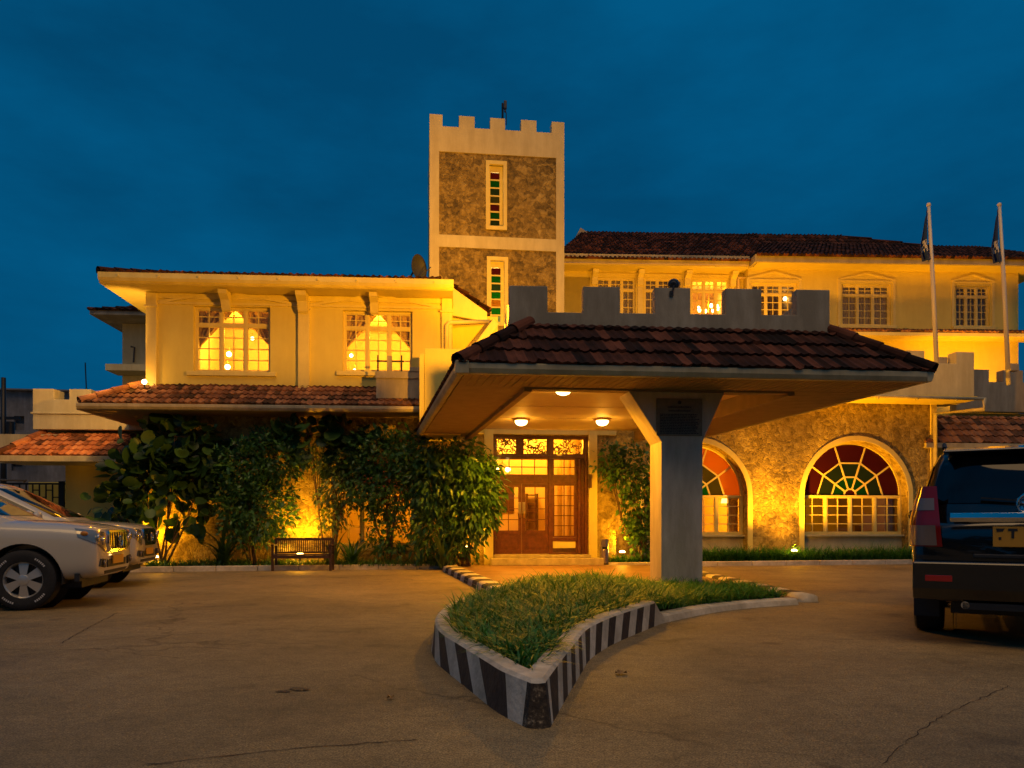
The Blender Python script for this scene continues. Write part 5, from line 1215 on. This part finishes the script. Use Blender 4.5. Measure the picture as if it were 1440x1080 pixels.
leaf_cloud('blossom', rd, FL, [blob(FL, 545, 672, -.85, 45, 40, .4)], 260, .05, .8, LM['red'], tmpl=T_LANCE, seed=17, clus=4, cs=.07, face=.5)
shrub('dense_bush', 'large dense hanging-leaved bush beside the left side of the doorway', FL,
      [(650, 665, -1.0, 46, 42, .55), (610, 680, -1.0, 38, 50, .5), (660, 715, -1.05, 40, 44, .5), (615, 740, -1.0, 34, 44, .45), (678, 690, -1.0, 24, 44, .4), (640, 765, -1.0, 30, 22, .35), (625, 650, -.9, 30, 24, .4)],
      6800, .18, .36, LM['mid'], (655, -.9), seed=9, clus=10, cs=.13, droop=1.1)
shrub('wall_climber', 'green climber with a stout trunk on the wall between doorway and column', FE,
      [(860, 650, -.3, 24, 24, .25), (893, 665, -.35, 34, 40, .3), (898, 715, -.3, 26, 40, .3), (905, 750, -.25, 18, 30, .25)], 2300, .125, .55, LM['mid'], (906, -.25), cat='climber', seed=12, clus=9, cs=.11, droop=.6)
# fronds: palm fern and strap-leaved plants
def fronds(name, lab, fr, px, y, n, ln, wd, m, seed, up=.9, cat='plant', k=8):
    r = np.random.default_rng(seed); x = fr.at(px, 800, y)[0]; F2 = Frame(math.degrees(fr.a), fr.w(x, y, 0)); r_ = root(name, lab, cat, F2)
    V, Fc = blades(np.tile([[x, y, .05]], (n, 1))+r.normal(size=(n, 3))*[.05, .05, 0], r, ln, wd, up, k); npmesh('frond', V, Fc, m, r_, fr); return r_
def blades(P, r, ln, wd, up=.9, k=4, lv=.3):
    n = len(P); az = r.random(n)*2*PI; L_ = ln*(1+lv*r.normal(size=n)).clip(.35, 1.8); bend = r.uniform(.35, 1.0, n)
    o = np.stack([np.cos(az), np.sin(az), np.zeros(n)], 1); s_ = np.stack([-np.sin(az), np.cos(az), np.zeros(n)], 1)
    t = np.linspace(0, 1, k+1); V = np.zeros((n, k+1, 2, 3))
    for i, q in enumerate(t):
        c = P+o*(L_*(.22*q+.75*bend*q*q))[:, None]+np.array([0, 0, 1.])*(L_*(up*q-.62*bend*q*q))[:, None]
        wq = wd*(1-q**2.2)*(.55+.45*min(1, q*4)) if q < 1 else wd*.06
        V[:, i, 0] = c-s_*wq*.5; V[:, i, 1] = c+s_*wq*.5
    a = np.arange(k)*2; f = np.stack([a, a+1, a+3, a+2], 1)
    F = f[None]+(np.arange(n)*(k+1)*2)[:, None, None]
    return V.reshape(-1, 3), F.reshape(-1, 4)
fronds('fern_palm', 'low arching palm fern right of the timber bench', FL, 495, -.95, 60, .85, .06, LM['mid'], 21, 1.0)
fronds('fern_palm', 'clump of long pale strap leaves at the foot of the dense bush', FL, 625, -1.35, 26, .75, .075, LM['lite'], 22, 1.1)
fronds('strap_plant', 'dark broad strap-leaved plant left of the bench end', FL, 315, -.95, 34, 1.0, .10, LM['dark'], 23, 1.15)
fronds('strap_plant', 'narrow pale bladed plant by the right bench leg', FL, 466, -1.0, 16, .8, .05, LM['lite'], 24, 1.2)
# ground cover of the two beds, island grass: nobody could count it
def inpoly(P, poly):
    x, y = P[:, 0], P[:, 1]; c = np.zeros(len(P), bool); j = len(poly)-1
    for i in range(len(poly)):
        xi, yi = poly[i]; xj, yj = poly[j]
        hit = ((yi > y) != (yj > y)) & (x < (xj-xi)*(y-yi)/(yj-yi+1e-12)+xi); c ^= hit; j = i
    return c
def grass(name, poly, z, tufts, per, ln, wd, seed, spread=.07, m='grass', up=.9):
    r = np.random.default_rng(seed); A = np.array(poly); lo, hi = A.min(0), A.max(0)
    Q = lo+r.random((tufts*4, 2))*(hi-lo); Q = Q[inpoly(Q, poly)][:tufts]
    P = np.repeat(Q, per, 0)+r.normal(size=(len(Q)*per, 2))*spread; P = P[inpoly(P, poly)]
    V, F = blades(np.column_stack([P, np.array([z(q) for q in P[:, 0]]) if callable(z) else np.full(len(P), z)]), r, ln, wd, up)
    return tag(npmesh(name, V, F, LM[m], None, WORLD), kind='stuff')
ic = np.mean(ISLAND, 0); shr = [(ic[0]+(x-ic[0])*.97, ic[1]+(y-ic[1])*.98) for x, y in ISLAND]
grass('island_grass', ISLAND, lambda x: soilz(x)-.01, 1700, 22, .29, .016, 31, up=.8)
def bedpoly(fr, a, c, y0, y1): return [tuple(fr.w(fr.X(p, yy), yy)[:2]) for p, yy in ((a, y0), (c, y0), (c, y1), (a, y1))]
grass('bed_groundcover', bedpoly(FR, 985, 1300, -.80, -.15), .08, 330, 22, .42, .022, 32, .10, up=1.0)
grass('bed_groundcover', bedpoly(FE, 858, 925, -.35, -.02), .08, 70, 18, .26, .018, 33, .08)
grass('bed_groundcover', bedpoly(FL, 205, 640, -1.2, -.3), .08, 260, 16, .24, .02, 34, .10, m='mid')
# small litter on the asphalt
def gleaf(px, py, lab, m, s, seed):
    p = ground(px, py); b = MB(Frame(seed*40, (p.x, p.y, .006))); n = 10
    b.add([(0, 0, .012)]+[(s*math.cos(2*PI*i/n)*(.5+.12*(i % 2)), s*.45*math.sin(2*PI*i/n), .004+.012*(i % 3)) for i in range(n)], [(0, 1+i, 1+(i+1) % n) for i in range(n)])
    return tag(b.build('dry_leaf', m), lab, 'leaf')
dl = mat('dry_leaf_brown', (.30, .17, .05), .8, nscale=30, namp=.3)
gleaf(873, 949, 'dry brown leaf on the asphalt right of the island kerb', dl, .09, 1)
gleaf(549, 984, 'small dry leaf on asphalt left of the island tip', dl, .05, 2)
p = ground(416, 971); b = MB(Frame(0, (p.x, p.y, 0))); random.seed(4)
for k in range(7):
    cx, cy_, rr = random.uniform(-.10, .10), random.uniform(-.05, .05), random.uniform(.02, .05); n = 9
    b.add([(cx+rr*1.3*random.uniform(.7, 1.2)*math.cos(2*PI*i/n), cy_+rr*random.uniform(.7, 1.2)*math.sin(2*PI*i/n), .004+.0004*k) for i in range(n)]+[(cx, cy_, .012)], [(i, (i+1) % n, n) for i in range(n)])
tag(b.build('tar_blob', M['black'], smooth=True), 'small dark tar blob on the asphalt left of centre', 'tar patch')

# ------------------------------------------------------------------ off-road cars
def paint(name, c, rough): 
    m = mat(name, c, rough, coat=1.0, nscale=3, namp=.03); return m
PW, PB = paint('white_car_paint', (.62, .55, .42), .35), paint('black_car_paint', (.006, .006, .007), .22)
CM = dict(glass=mat('car_glass', (.004, .0045, .005), .03, spec=.5), tyre=mat('tyre_rubber', (.018, .017, .016), .8, nscale=30, namp=.3), rim=mat('alloy', (.72, .68, .60), .35, .7),
          chrome=mat('chrome', (.75, .75, .75), .08, 1.0), trim=mat('car_black_trim', (.02, .02, .02), .5), lampg=mat('headlamp_glass', (.40, .36, .28), .10, .55, spec=.9), red=mat('tail_red', (.22, .004, .003), .2, coat=.3),
          clear=mat('tail_clear', (.26, .20, .17), .10, .3), plate=mat('number_plate', (.62, .30, .025), .5), text=mat('plate_text', (.02, .02, .02), .6), refl=mat('reflector_red', (.45, .008, .008), .2, coat=1.0), wlet=mat('tyre_lettering', (.55, .53, .5), .7), amber=mat('amber_lens', (.6, .22, .02), .15))
AXR, AXF, RW = -1.38, 1.41, .388
def make_car(name, label, body, fr, steer=0):
    r_ = root(name, label, 'car', fr)
    # body: stations along the length
    ST = [(-2.44, .84, .46, 1.02), (-2.40, .90, .40, 1.12), (-2.28, .925, .36, 1.18), (-1.9, .935, .34, 1.20), (-1.0, .94, .34, 1.20), (0, .94, .34, 1.19), (.9, .94, .34, 1.17), (1.15, .94, .34, 1.155), (1.5, .94, .34, 1.14), (1.8, .94, .35, 1.125), (2.02, .925, .36, 1.10), (2.15, .89, .38, 1.075), (2.24, .84, .41, 1.04), (2.27, .80, .45, .98)]
    prof = [(0, 0), (.82, 0), (.97, .10), (1.0, .32), (1.0, .62), (.985, .82), (.93, .945), (.62, 1.0), (0, 1.02)]
    bm = bmesh.new(); rings = []
    for y, hw, zb, zt in ST:
        sec = [(hw*a, zb+(zt-zb)*c) for a, c in prof]; full = sec+[(-a, c) for a, c in sec[-2:0:-1]]
        rings.append([bm.verts.new((a, y, c)) for a, c in full])
    n = len(rings[0])
    for i in range(len(rings)-1):
        for k in range(n): bm.faces.new((rings[i][k], rings[i][(k+1) % n], rings[i+1][(k+1) % n], rings[i+1][k]))
    bm.faces.new(rings[0]); bm.faces.new(rings[-1][::-1])
    bmesh.ops.recalc_face_normals(bm, faces=bm.faces)
    me = bpy.data.meshes.new('body'); bm.to_mesh(me); bm.free(); ob = bpy.data.objects.new('body', me); COL.objects.link(ob)
    ss = ob.modifiers.new('s', 'SUBSURF'); ss.levels = ss.render_levels = 2
    cut = MB()
    for ya in (AXR, AXF):
        for s_ in (-1, 1): cut.lathe([(.455, min(s_*.60, s_*1.2)), (.455, max(s_*.60, s_*1.2))], (0, ya, RW+.01), 40, 'x')
    co = cut.build('cutter', M['black']); co.hide_render = True
    bo = ob.modifiers.new('b', 'BOOLEAN'); bo.object = co; bo.operation = 'DIFFERENCE'; bo.solver = 'EXACT'
    dg = bpy.context.evaluated_depsgraph_get(); me2 = bpy.data.meshes.new_from_object(ob.evaluated_get(dg)); me2.name = 'body'
    bpy.data.objects.remove(ob); bpy.data.objects.remove(co)
    ob = bpy.data.objects.new('body', me2); COL.objects.link(ob); ob.parent = r_; me2.materials.clear(); me2.materials.append(body)
    me2.polygons.foreach_set('use_smooth', [True]*len(me2.polygons)); me2.set_sharp_from_angle(angle=R(35))
    from mathutils.bvhtree import BVHTree
    tree = BVHTree.FromPolygons([v.co[:] for v in me2.vertices], [p.vertices[:] for p in me2.polygons])
    # cabin
    ZL = [(1.10, .90, 1.30, -2.40), (1.22, .885, 1.06, -2.37), (1.45, .835, .62, -2.28), (1.68, .765, .16, -2.17), (1.78, .71, -.06, -2.10), (1.835, .62, -.30, -2.02), (1.85, .30, -.6, -1.6)]
    def lv(z):
        for i in range(len(ZL)-1):
            if z <= ZL[i+1][0]:
                f = (z-ZL[i][0])/(ZL[i+1][0]-ZL[i][0]); return [ZL[i][j]+(ZL[i+1][j]-ZL[i][j])*f for j in (1, 2, 3)]
        return ZL[-1][1:]
    E = 7.0
    def side(z, yy, sx, o=0): h, yf, yr_ = lv(z); yc_, hl = (yf+yr_)/2, (yf-yr_)/2; q = max(-1, min(1, (yy-yc_)/hl)); return (sx*(h*(1-abs(q)**E)**(1/E)+o), yy, z)
    def end(z, xx, front, o=0): h, yf, yr_ = lv(z); yc_, hl = (yf+yr_)/2, (yf-yr_)/2; q = max(-1, min(1, xx/h)); return (xx, yc_+(1 if front else -1)*(hl*(1-abs(q)**E)**(1/E)*1.0+o), z)
    c = MB(fr); N_ = 64; zs_ = [1.06, 1.16, 1.22, 1.35, 1.45, 1.57, 1.68, 1.74, 1.78, 1.815, 1.835, 1.847, 1.852]
    for z in zs_:
        h, yf, yr_ = lv(max(1.1, min(1.85, z))); yc_, hl = (yf+yr_)/2, (yf-yr_)/2
        for k in range(N_):
            t = 2*PI*k/N_; ca, sa = math.cos(t), math.sin(t); c.v.append(Vector((h*math.copysign(abs(ca)**(2/E), ca), yc_+hl*math.copysign(abs(sa)**(2/E), sa), z)))
    c.f = [[i*N_+k, i*N_+(k+1) % N_, (i+1)*N_+(k+1) % N_, (i+1)*N_+k] for i in range(len(zs_)-1) for k in range(N_)]+[list(range((len(zs_)-1)*N_, len(zs_)*N_))]; c.m = [0]*len(c.f)
    c.build('cabin', body, r_, smooth=True)
    def patch(fn, us, vs, name, m, par=r_):
        q = MB(fr); nu, nv = len(us), len(vs)
        q.add([fn(u_, v_) for v_ in vs for u_ in us], [(j*nu+i, j*nu+i+1, (j+1)*nu+i+1, (j+1)*nu+i) for j in range(nv-1) for i in range(nu-1)]); return q.build(name, m, par, smooth=True)
    lin = lambda a, d_, n_: [a+(d_-a)*i/n_ for i in range(n_+1)]
    patch(lambda u_, t: end(1.22+t*.48, u_*lv(1.22+t*.48)[0]*.86, True, .012), lin(-1, 1, 16), lin(0, 1, 6), 'windscreen', CM['glass'])
    patch(lambda u_, t: end(1.30+t*.42, u_*lv(1.30+t*.42)[0]*.88, False, .012), lin(-1, 1, 16), lin(0, 1, 6), 'rear_window', CM['glass'])
    for sx in (-1, 1):
        for ya, yb_, sl in ((-2.02, -1.36, .16), (-1.28, -.38, 0), (-.30, .80, 1)):
            def fn(u_, t, ya=ya, yb_=yb_, sl=sl):
                z = 1.24+t*.44; hi_ = yb_; lo_ = ya
                if sl == 1: hi_ = min(yb_, lv(z)[1]-.22)
                if sl == .16: lo_ = max(ya, lv(z)[2]+.22)
                return side(z, lo_+(hi_-lo_)*u_, sx, .009)
            patch(fn, lin(0, 1, 8), lin(0, 1, 5), 'side_window', CM['glass'])
        q = MB(fr); q.ball((sx*1.02, .80, 1.22), .1, 8, (1.1, .7, .85)); q.box(sx*.90, sx*.98, .78, .84, 1.16, 1.2); q.build('wing_mirror', body, r_, smooth=True)
        q = MB(fr); q.tube([(sx*.66, .0, 1.865), (sx*.66, .05, 1.90), (sx*.66, -1.7, 1.90), (sx*.66, -1.75, 1.86)], .02, 8); q.build('roof_rail', CM['trim'], r_)
        q = MB(fr); q.box(sx*.94, sx*.99, -.85, .85, .36, .42); q.build('side_step', CM['trim'], r_, bevel=.01)
        for yh in (-.55, .45): q = MB(fr); q.box(sx*.935, sx*.965, yh-.1, yh+.1, 1.02, 1.05); q.build('door_handle', body, r_, bevel=.008)
    # wheels
    for ya in (AXR, AXF):
        for sx in (-1, 1):
            Cx = sx*.80; q = MB(fr)
            pr = [(.235, -.12), (.30, -.135), (.36, -.13), (.382, -.11), (.388, -.05), (.388, .05), (.382, .11), (.36, .13), (.30, .135), (.235, .12), (.225, .0)]
            q.lathe(pr+[pr[0]], (Cx, ya, RW), 48, 'x', 0); del q.f[-2:]; del q.m[-2:]
            for k in range(48):
                t = 2*PI*k/48; q.add([(Cx+dx, ya+(RW+.002)*math.cos(t+dt), RW+(RW+.002)*math.sin(t+dt)) for dx, dt in ((-.11, 0), (-.11, .05), (.11, .08), (.11, .03))], [(0, 1, 2, 3)], 0)
            for t0 in (.6, 2.2, 3.9, 5.2):                       # raised white letters of the tyre wall
                for k in range(6):
                    t = t0+k*.085; q.add([(Cx+sx*.1375, ya+rr*math.cos(t+d_), RW+rr*math.sin(t+d_)) for rr, d_ in ((.295, 0), (.295, .055), (.32, .055), (.32, 0))], [(0, 1, 2, 3)], 1)
            ty = q.build('wheel', [CM['tyre'], CM['wlet']], r_, smooth=False, autosm=40)
            q = MB(fr); q.lathe([(.236, .105), (.228, .11), (.215, .09), (.205, .0), (.236, -.02), (.236, .105)] if sx > 0 else [(.236, -.105), (.228, -.11), (.215, -.09), (.205, 0), (.236, .02), (.236, -.105)], (Cx, ya, RW), 40, 'x'); del q.f[-2:]; del q.m[-2:]
            for k in range(6):
                t = PI/2+2*PI*k/6; ca, sa = math.cos(t), math.sin(t); px_ = lambda rr, w_, dx: (Cx+sx*dx, ya+rr*ca-w_*sa, RW+rr*sa+w_*ca)
                q.add([px_(.05, -.035, .10), px_(.05, .035, .10), px_(.222, .062, .085), px_(.222, -.062, .085), px_(.05, -.03, .05), px_(.05, .03, .05), px_(.222, .05, .03), px_(.222, -.05, .03)], [(0, 1, 2, 3), (0, 3, 7, 4), (1, 5, 6, 2), (4, 7, 6, 5)])
            q.lathe([(.07, sx*.085), (.065, sx*.108), (.03, sx*.115), (.002, sx*.116)], (Cx, ya, RW), 20, 'x'); q.build('rim', CM['rim'], ty, smooth=False, autosm=35)
            q = MB(fr); q.lathe([(.2, sx*.02), (.002, sx*.021)], (Cx, ya, RW), 24, 'x'); q.build('brake_disc', CM['trim'], ty)
    for ya in (AXR, AXF):
        for sx in (-1, 1):
            q = MB(fr); q.lathe([(.458, sx*.56), (.458, sx*.915), (.452, sx*.92), (.446, sx*.91), (.446, sx*.56)], (0, ya, RW+.01), 40, 'x'); q.lathe([(.45, sx*.585), (.002, sx*.584)], (0, ya, RW+.01), 24, 'x')
            keep = [f for f in q.f if max(q.v[i].z for i in f) > .36]; q.m = [0]*len(keep); q.f = keep; q.build('wheel_arch', CM['trim'], r_, smooth=True)
    q = MB(fr); q.box(-.6, .6, -2.1, 2.0, .26, .40); q.box(-.75, .75, AXR-.06, AXR+.06, .34, .44); q.box(-.75, .75, AXF-.06, AXF+.06, .34, .44); q.build('chassis', CM['trim'], r_)
    # front: grille, headlights, fog lamps, bumper intake, plate
    def fpt(x_, z_, o=0):
        h_ = tree.ray_cast(Vector((x_, 5, z_)), Vector((0, -1, 0)))[0]
        return (x_, (h_.y if h_ else 2.2)+o, z_)
    def fshape(loop, o0, o1, mm, name, par=r_):
        q = MB(fr); nn = len(loop); q.add([fpt(*p_, o0) for p_ in loop]+[fpt(*p_, o1) for p_ in loop], [tuple(range(nn, 2*nn))]+[(i, (i+1) % nn, (i+1) % nn+nn, i+nn) for i in range(nn)]); return q.build(name, mm, par)
    gr = fshape([(-.38, .74), (.38, .74), (.44, .85), (.42, 1.0), (-.42, 1.0), (-.44, .85)], -.12, .012, CM['trim'], 'grille')
    q = MB(fr)
    for i in range(7):
        x_ = -.36+.12*i; a, d_ = fpt(x_, .76, .012), fpt(x_, .985, .012); q.bar(a, d_, .055, .05)
    for pa, pb_ in (((-.42, 1.0), (.42, 1.0)), ((-.44, .85), (-.42, 1.0)), ((.44, .85), (.42, 1.0)), ((-.38, .74), (.38, .74)), ((-.44, .85), (-.38, .74)), ((.44, .85), (.38, .74))): q.bar(fpt(*pa, .015), fpt(*pb_, .015), .035, .04)
    q.build('grille_bars', CM['chrome'], gr)
    q = MB(fr); p_ = fpt(0, .87, .05); q.lathe([(.075, .0), (.085, .01), (.075, .02), (.068, .01), (.075, 0)], p_, 24, 'y'); q.build('badge', CM['chrome'], gr)
    def hpt(u_, v_, sx, o):
        ph = R(22+31*u_); z0_, z1_ = .72+.22*u_**1.1, .985+.065*u_; z_ = z0_+(z1_-z0_)*v_
        d_ = Vector((math.sin(ph), math.cos(ph), 0)); c_ = Vector((.2, 1.5, z_)); h_ = tree.ray_cast(c_+d_*3, -d_)[0]
        if h_ is None: h_ = c_+d_*.75
        h_ = h_+d_*o; return (sx*h_.x, h_.y, h_.z)
    for sx in (-1, 1):
        hl_ = patch(lambda u_, v_: hpt(u_, v_, sx, .012), lin(0, 1, 12), lin(0, 1, 6), 'headlight', CM['lampg'])
        for u_ in (.25, .52):
            q = MB(fr); p_ = hpt(u_, .5, sx, .02); q.ball(p_, .055, 8, (1, .35, 1)); q.build('lens', CM['chrome'], hl_, smooth=True)
        q = MB(fr); q.ball(hpt(.85, .55, sx, .02), .04, 6, (.6, 1.2, .8)); q.build('indicator', CM['amber'], hl_, smooth=True)
        fshape([(sx*.56, .52), (sx*.78, .55), (sx*.74, .645), (sx*.55, .635)], -.02, .022, CM['trim'], 'fog_recess')
        q = MB(fr); p_ = fpt(sx*.655, .585, .03); q.lathe([(.045, 0), (.04, .012), (.002, .015)], p_, 16, 'y'); q.build('fog_lamp', CM['clear'], r_, smooth=True)
        q = MB(fr); q.box(sx*.70, sx*.90, 2.0, 2.06, .36, .46); q.build('mud_flap', CM['trim'], r_)
    fshape([(-.46, .52), (.46, .52), (.44, .62), (-.44, .62)], -.03, .014, CM['trim'], 'bumper_intake')
    fshape([(-.5, .43), (.5, .43), (.55, .475), (-.55, .475)], -.05, .012, CM['chrome'] if False else CM['trim'], 'skid_plate')
    q = MB(fr); yq = fpt(0, .61)[1]; q.box(-.26, .26, yq+.016, yq+.03, .555, .67); q.build('front_plate', CM['plate'], r_)
    # rear: tail lights, garnish, badge, plate, bumper, reflectors, spoiler, wiper
    def rpt(u_, v_, sx, o):                                   # wraps round the rear corner
        z_ = .90+.56*v_; hw_ = (.915 if z_ < 1.15 else .915-.24*(z_-1.15)); a = u_*PI/2
        inn_ = .66+.05*v_; x_ = inn_+(hw_+o-inn_)*math.sin(a)**.55 if u_ > 0 else inn_
        yb_ = -2.455 if z_ < 1.1 else -2.455+.24*(z_-1.1)
        y_ = yb_-o+.34*(1-math.cos(a))**1.3; return (sx*x_, y_, z_)
    for sx in (-1, 1):
        tl = patch(lambda u_, v_: rpt(u_, v_, sx, .03), lin(0, 1, 12), lin(0, 1, 10), 'tail_light', CM['red'])
        patch(lambda u_, v_: rpt(u_, .02+.33*v_, sx, .034), lin(.02, .96, 12), lin(0, 1, 4), 'clear_lens', CM['clear'], tl)
        patch(lambda u_, v_: rpt(u_, .60+.2*v_, sx, .034), lin(.02, .8, 12), lin(0, 1, 3), 'clear_lens', CM['clear'], tl)
        q = MB(fr); q.box(sx*.58, sx*.80, -2.56, -2.50, .585, .645); q.build('reflector', CM['refl'], r_, bevel=.006)
        q = MB(fr); q.box(sx*.70, sx*.92, AXR-.55, AXR-.53, .20, .50); q.build('mud_flap', CM['trim'], r_)
    q = MB(fr); q.prism([(-2.48, 1.125), (-2.515, 1.128), (-2.528, 1.165), (-2.523, 1.21), (-2.46, 1.213)], -.60, .60, 'x'); q.build('chrome_garnish', CM['chrome'], r_, bevel=.006)
    q = MB(fr); q.lathe([(.085, 0), (.10, -.012), (.085, -.02), (.075, -.012), (.085, 0)], (0, -2.49, 1.285), 28, 'y')
    q.tube([(-.055, -2.50, 1.30), (0, -2.505, 1.275), (.055, -2.50, 1.30)], .010, 6); q.tube([(0, -2.503, 1.21), (0, -2.505, 1.36)], .010, 6); q.build('badge', CM['chrome'], r_, smooth=True)
    q = MB(fr); q.box(-.27, .27, -2.495, -2.482, .905, 1.085); pl = q.build('rear_plate', CM['plate'], r_, bevel=.004)
    q = MB(fr); zt_ = 1.068; q.box(-.155, -.085, -2.4985, -2.4955, zt_-.022, zt_); q.box(-.131, -.109, -2.4985, -2.4955, zt_-.085, zt_-.0225)
    q.prism([(-.245, zt_), (-.18, zt_), (-.195, zt_-.026), (-.24, zt_-.030)], -2.4985, -2.4955, 'y'); q.box(-.225, -.205, -2.4985, -2.4955, zt_-.10, zt_-.075); q.build('plate_text', CM['text'], pl)
    q = MB(fr); q.prism([(-2.30, .40), (-2.50, .42), (-2.555, .52), (-2.562, .748), (-2.548, .768), (-2.35, .772)], -.90, .90, 'x'); q.build('rear_bumper', body, r_, bevel=.012)
    q = MB(fr); q.box(-.42, .42, -2.49, -2.46, .80, .84); q.box(-.02, .02, -2.52, -2.47, .845, .885); q.build('tailgate_handle', CM['trim'], r_, bevel=.01)
    q = MB(fr); q.prism([(-1.95, 1.845), (-2.26, 1.80), (-2.27, 1.775), (-2.10, 1.765)], -.66, .66, 'x'); q.build('spoiler', body, r_, bevel=.012)
    q = MB(fr); q.bar((0, -2.395, 1.31), (-.36, -2.38, 1.345), .02, .015); q.ball((0, -2.39, 1.30), .035, 6); q.build('rear_wiper', CM['trim'], r_)
    q = MB(fr); q.tube([(-.48, -2.50, .375), (-.48, -2.2, .375)], .035, 12); q.build('exhaust', CM['chrome'], r_); q = MB(fr); q.box(-.5, .5, -2.5, -2.2, .34, .40); q.tube([(.0, -2.55, .36), (0, -2.3, .36)], .03, 8); q.build('tow_bar', CM['trim'], r_)
    return r_
# nose right: the local +y of the car is turned to world +x
HD = 13.0
def carpos(px, py):
    g_ = ground(px, py); a_ = R(HD); h_ = Vector((math.cos(a_), math.sin(a_), 0)); r_ = Vector((math.sin(a_), -math.cos(a_), 0)); return g_-h_*AXF-r_*.80
carw = make_car('parked_car', 'white off-road car nearest the camera at the left edge, nose to the right', PW, Frame(-90+HD, carpos(37, 857.5)))
carw['group'] = 'parked off-road cars'
c2 = copy_tree(carw); c2['label'] = 'second white off-road car parked behind the nearest one by the flower bed'
c2.location = carpos(116, 828); c2.rotation_euler = (0, 0, R(-90+HD))
th = R(-30.5); P0 = Vector((4.50, 6.68, 0)); hd = Vector((-math.sin(th), math.cos(th), 0))
carb = make_car('parked_car', 'black off-road car at the right edge seen from behind, orange number plate', PB, Frame(-30.5, P0+hd*2.50))
carb['group'] = 'parked off-road cars'

# ------------------------------------------------------------------ dining tables behind the arched windows
def dining(fr, px, py, y, lab, lamp_on):
    x = fr.X(px, y); F2 = Frame(7, fr.w(x, y, .05)); t = root('dining_table', lab, 'table', F2)
    b = MB(F2); b.lathe([(.05, .02), (.05, .72), (.45, .725), (.45, .75)], n=20); b.build('tabletop', M['darkwood'], t)
    b = MB(F2); n = 40; vs = [((r_+.03*math.sin(k*5) if z_ < .7 else r_)*math.cos(2*PI*k/n), (r_+.03*math.sin(k*5) if z_ < .7 else r_)*math.sin(2*PI*k/n), z_) for r_, z_ in ((.02, .757), (.46, .757), (.50, .55), (.52, .22)) for k in range(n)]
    b.add(vs, [(i*n+k, i*n+(k+1) % n, (i+1)*n+(k+1) % n, (i+1)*n+k) for i in range(3) for k in range(n)]); b.build('tablecloth', M['white'], t, smooth=True)
    for dx, q in ((-.85, 'left'), (.85, 'right')):
        F3 = Frame(7, fr.w(x+dx, y+.1, .05)); c = root('dining_chair', 'dark dining chair on the %s of the %s' % (q, 'table under the lamp' if lamp_on else 'cloth table in the dim arched window'), 'chair', F3)
        b = MB(F3); b.box(-.2, .2, -.2, .2, .42, .47); b.build('seat', M['darkwood'], c)
        b = MB(F3); s_ = .2 if dx > 0 else -.24; b.box(s_, s_+.04, -.2, .2, .472, .98); b.build('backrest', M['darkwood'], c)
        for lx in (-.18, .15):
            for ly in (-.18, .15): b = MB(F3); b.box(lx, lx+.03, ly, ly+.03, 0, .418); b.build('leg', M['darkwood'], c)
    if lamp_on:
        xl_, zl = fr.at(1021, 702, y); F4 = Frame(7, fr.w(xl_, y, zl)); l_ = root('table_lamp', 'glowing shaded lamp above the table in the half hidden arched window', 'lamp', F4)
        b = MB(F4); b.lathe([(.10, .12), (.16, -.12)], n=20); b.build('lamp_shade', M['bulb2'], l_, smooth=True); b = MB(F4); b.tube([(0, 0, .1), (0, 0, 3.55-zl)], .012, 6); b.build('cord', M['metal'], l_)
dining(FR, 1012, 745, 2.6, 'white cloth table under a glowing lamp in the half hidden arched window', True)
dining(FR, 1165, 745, 2.2, 'white cloth table seen dimly through the right arched window', False)
# seams in the asphalt
def seam(pts, wd, name='road_seam'):
    P_ = resample(catmull([ground(*p) for p in pts], 12), .06); b = MB(); r_ = random.Random(len(P_)); vs = []
    for i, p in enumerate(P_):
        d = (P_[min(i+1, len(P_)-1)]-P_[max(i-1, 0)]).normalized(); n = Vector((-d.y, d.x, 0)); o = n*r_.uniform(-.012, .012); k = wd*r_.uniform(.25, 1)
        vs += [p+o+n*k+Vector((0, 0, .0035)), p+o-n*k+Vector((0, 0, .0035))]
    b.add(vs, [(2*i, 2*i+1, 2*i+3, 2*i+2) for i in range(len(P_)-1)]); return tag(b.build(name, M['seam']), kind='structure')
M['seam'] = mat('asphalt_seam', (.05, .038, .025), .9, nscale=20, namp=.4)
seam([(60, 906), (180, 897), (340, 888), (480, 880), (590, 876)], .006)
seam([(85, 905), (130, 880), (165, 862)], .007)
seam([(200, 1076), (300, 1066), (390, 1056), (500, 1047), (585, 1040)], .006)
seam([(1240, 1075), (1320, 1010), (1420, 965)], .004)
# the dark belt of trees across the road, behind the camera: seen only as a dark edge mirrored in the cars
bl = [(-46+7.0*i+random.uniform(-1, 1), -34+random.uniform(-3, 3), 4.0+random.uniform(-.5, 1.5), 5.0, 3.0, 4.2+random.uniform(-.5, 2)) for i in range(15)]
tag(leaf_cloud('tree_belt', None, WORLD, bl, 9000, 1.5, .8, LM['dark'], seed=41, clus=9, cs=.6), kind='stuff')
